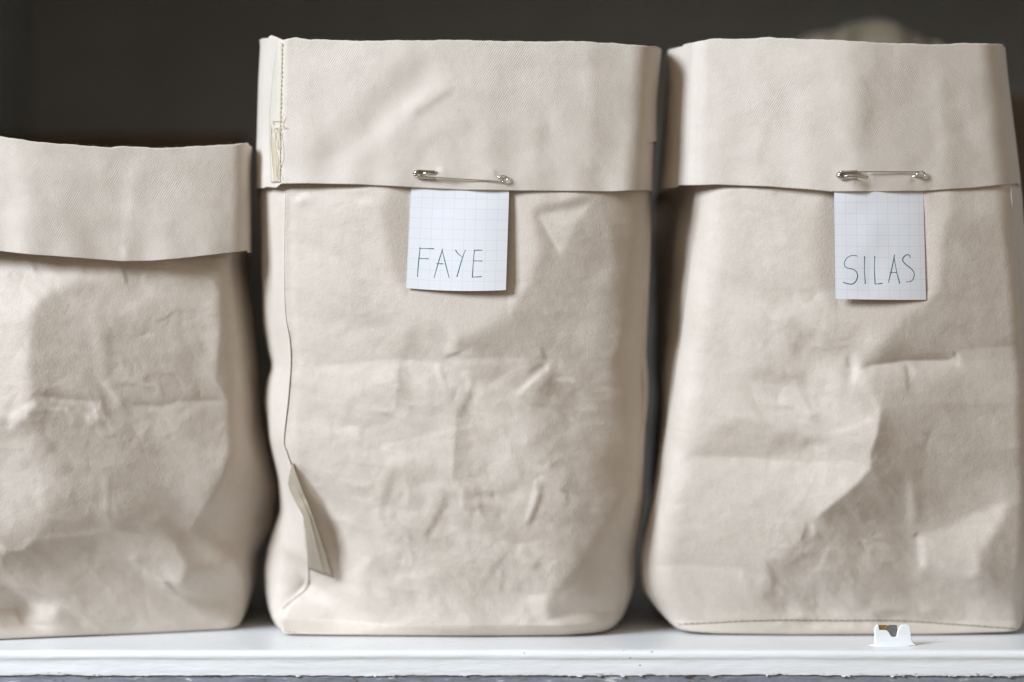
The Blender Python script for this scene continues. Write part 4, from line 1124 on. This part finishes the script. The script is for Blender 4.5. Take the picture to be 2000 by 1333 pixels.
# rear bag, out of focus above the right one
def rear_bag():
    y0 = 0.215
    prof = spline([(1540, 92), (1580, 66), (1615, 68), (1650, 50), (1700, 40), (1740, 50), (1790, 70), (1830, 88), (1870, 110)], 10)
    nu, nv = 120, 60; V = []
    cxp = 1705
    for j in range(nv):
        v = j / (nv - 1)                  # 0 bottom .. 1 top ridge
        row = []
        for i in range(nu):
            a = 2 * math.pi * i / nu
            # cross-section closes towards a rough pleated ridge at the top
            hw = 0.062 * (1 - 0.06 * v); hd = 0.050 * math.sqrt(max(1 - v ** 5, 0.004))
            if v > 0.72: hw *= 1 - 0.25 * ((v - 0.72) / 0.28) ** 2
            x = math.copysign(abs(math.cos(a)) ** 0.75, math.cos(a)) * hw; y = math.copysign(abs(math.sin(a)) ** 0.75, math.sin(a)) * hd
            pl = 0.0035 * math.sin(a * 9 + v * 5) * v ** 2 + 0.002 * math.sin(a * 17 - v * 8)
            y += pl
            X = W(cxp, 0, y0)[0] + x
            pxx = PX(X, y0)
            zt = ZC - (float(np.interp(pxx, prof[:, 0], prof[:, 1])) - 666.5) * S * (D + y0) / D
            row.append((X, y0 + y, 0.001 + (zt - 0.001) * (1 - (1 - v) ** 1.25)))
        V.append(row)
    me = grid_mesh('paper_bag', np.array(V), closed=True)
    bm = bmesh.new(); bm.from_mesh(me); bm.verts.ensure_lookup_table()
    bm.faces.new([bm.verts[(nv - 1) * nu + i] for i in range(nu)]); bm.faces.new([bm.verts[i] for i in range(nu)][::-1])
    bm.to_mesh(me); bm.free()
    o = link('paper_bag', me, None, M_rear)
    tag(o, 'blurred olive beige bag whose crumpled top peeks over the right bag', 'bag')
rear_bag()

# little painted catch on the shelf's front edge
def catch():
    y0 = 0.0044
    k = S * (D + y0) / D
    root = empty('shelf_catch', W(1743, 1262, y0)); tag(root, 'small white painted metal catch on the shelf edge below the SILAS bag', 'catch')
    out = [(1708, 1262), (1709, 1240), (1708, 1232), (1710, 1224), (1715, 1220), (1717, 1224), (1718, 1231), (1733, 1232), (1737, 1236), (1741, 1243), (1746, 1245), (1751, 1244), (1753, 1234), (1757, 1225), (1762, 1221), (1770, 1220), (1777, 1222), (1779, 1230), (1780, 1248), (1784, 1256), (1791, 1262)]
    bm = bmesh.new()
    vs = [bm.verts.new((W(a, b, y0)[0], y0, max(W(a, b, y0)[2], 0.0001) - root.location.z)) for a, b in out]
    for v in vs: v.co.x -= root.location.x; v.co.y -= root.location.y
    f = bm.faces.new(vs)
    ex = bmesh.ops.extrude_face_region(bm, geom=[f])
    for v in [g for g in ex['geom'] if isinstance(g, bmesh.types.BMVert)]: v.co.y += 0.0022
    bmesh.ops.recalc_face_normals(bm, faces=bm.faces[:])
    bmesh.ops.triangulate(bm, faces=[f for f in bm.faces if len(f.verts) > 4])
    o = bm_obj('catch_plate', bm, M_white, root)
    be = o.modifiers.new('b', 'BEVEL'); be.width = 0.0004; be.segments = 3; be.limit_method = 'ANGLE'; be.angle_limit = math.radians(40)
    def blk(name, x0, x1, yt, yb, mat, ya, yb2):
        bm = bmesh.new()
        a = W(x0, yb, y0); b = W(x1, yt, y0)
        bm_box(bm, a[0] - root.location.x, b[0] - root.location.x, ya, yb2, a[2] - root.location.z, b[2] - root.location.z)
        bmesh.ops.bevel(bm, geom=bm.edges[:], offset=0.0003, segments=2, affect='EDGES')
        bm_obj(name, bm, mat, root)
    blk('brass_strip', 1716, 1735, 1222, 1240, M_brass, 0.0010, 0.0018)
    blk('steel_tongue', 1735.5, 1753, 1222, 1250, M_lead, 0.0008, 0.0020)
    # bead of paint pooled at its foot
    bm = bmesh.new()
    bmesh.ops.create_uvsphere(bm, u_segments=24, v_segments=12, radius=1)
    for v in bm.verts:
        v.co = Vector((v.co.x * 0.0105 * (1 + 0.12 * math.sin(5 * math.atan2(v.co.y, v.co.x))), v.co.y * 0.0034, max(v.co.z, -0.1) * 0.0009))
    o = bm_obj('paint_bead', bm, M_white, root, True); o.location = (0.0005, 0.0012, -0.0)
catch()
print('tris', sum(len(m.polygons) * 2 for m in bpy.data.meshes))
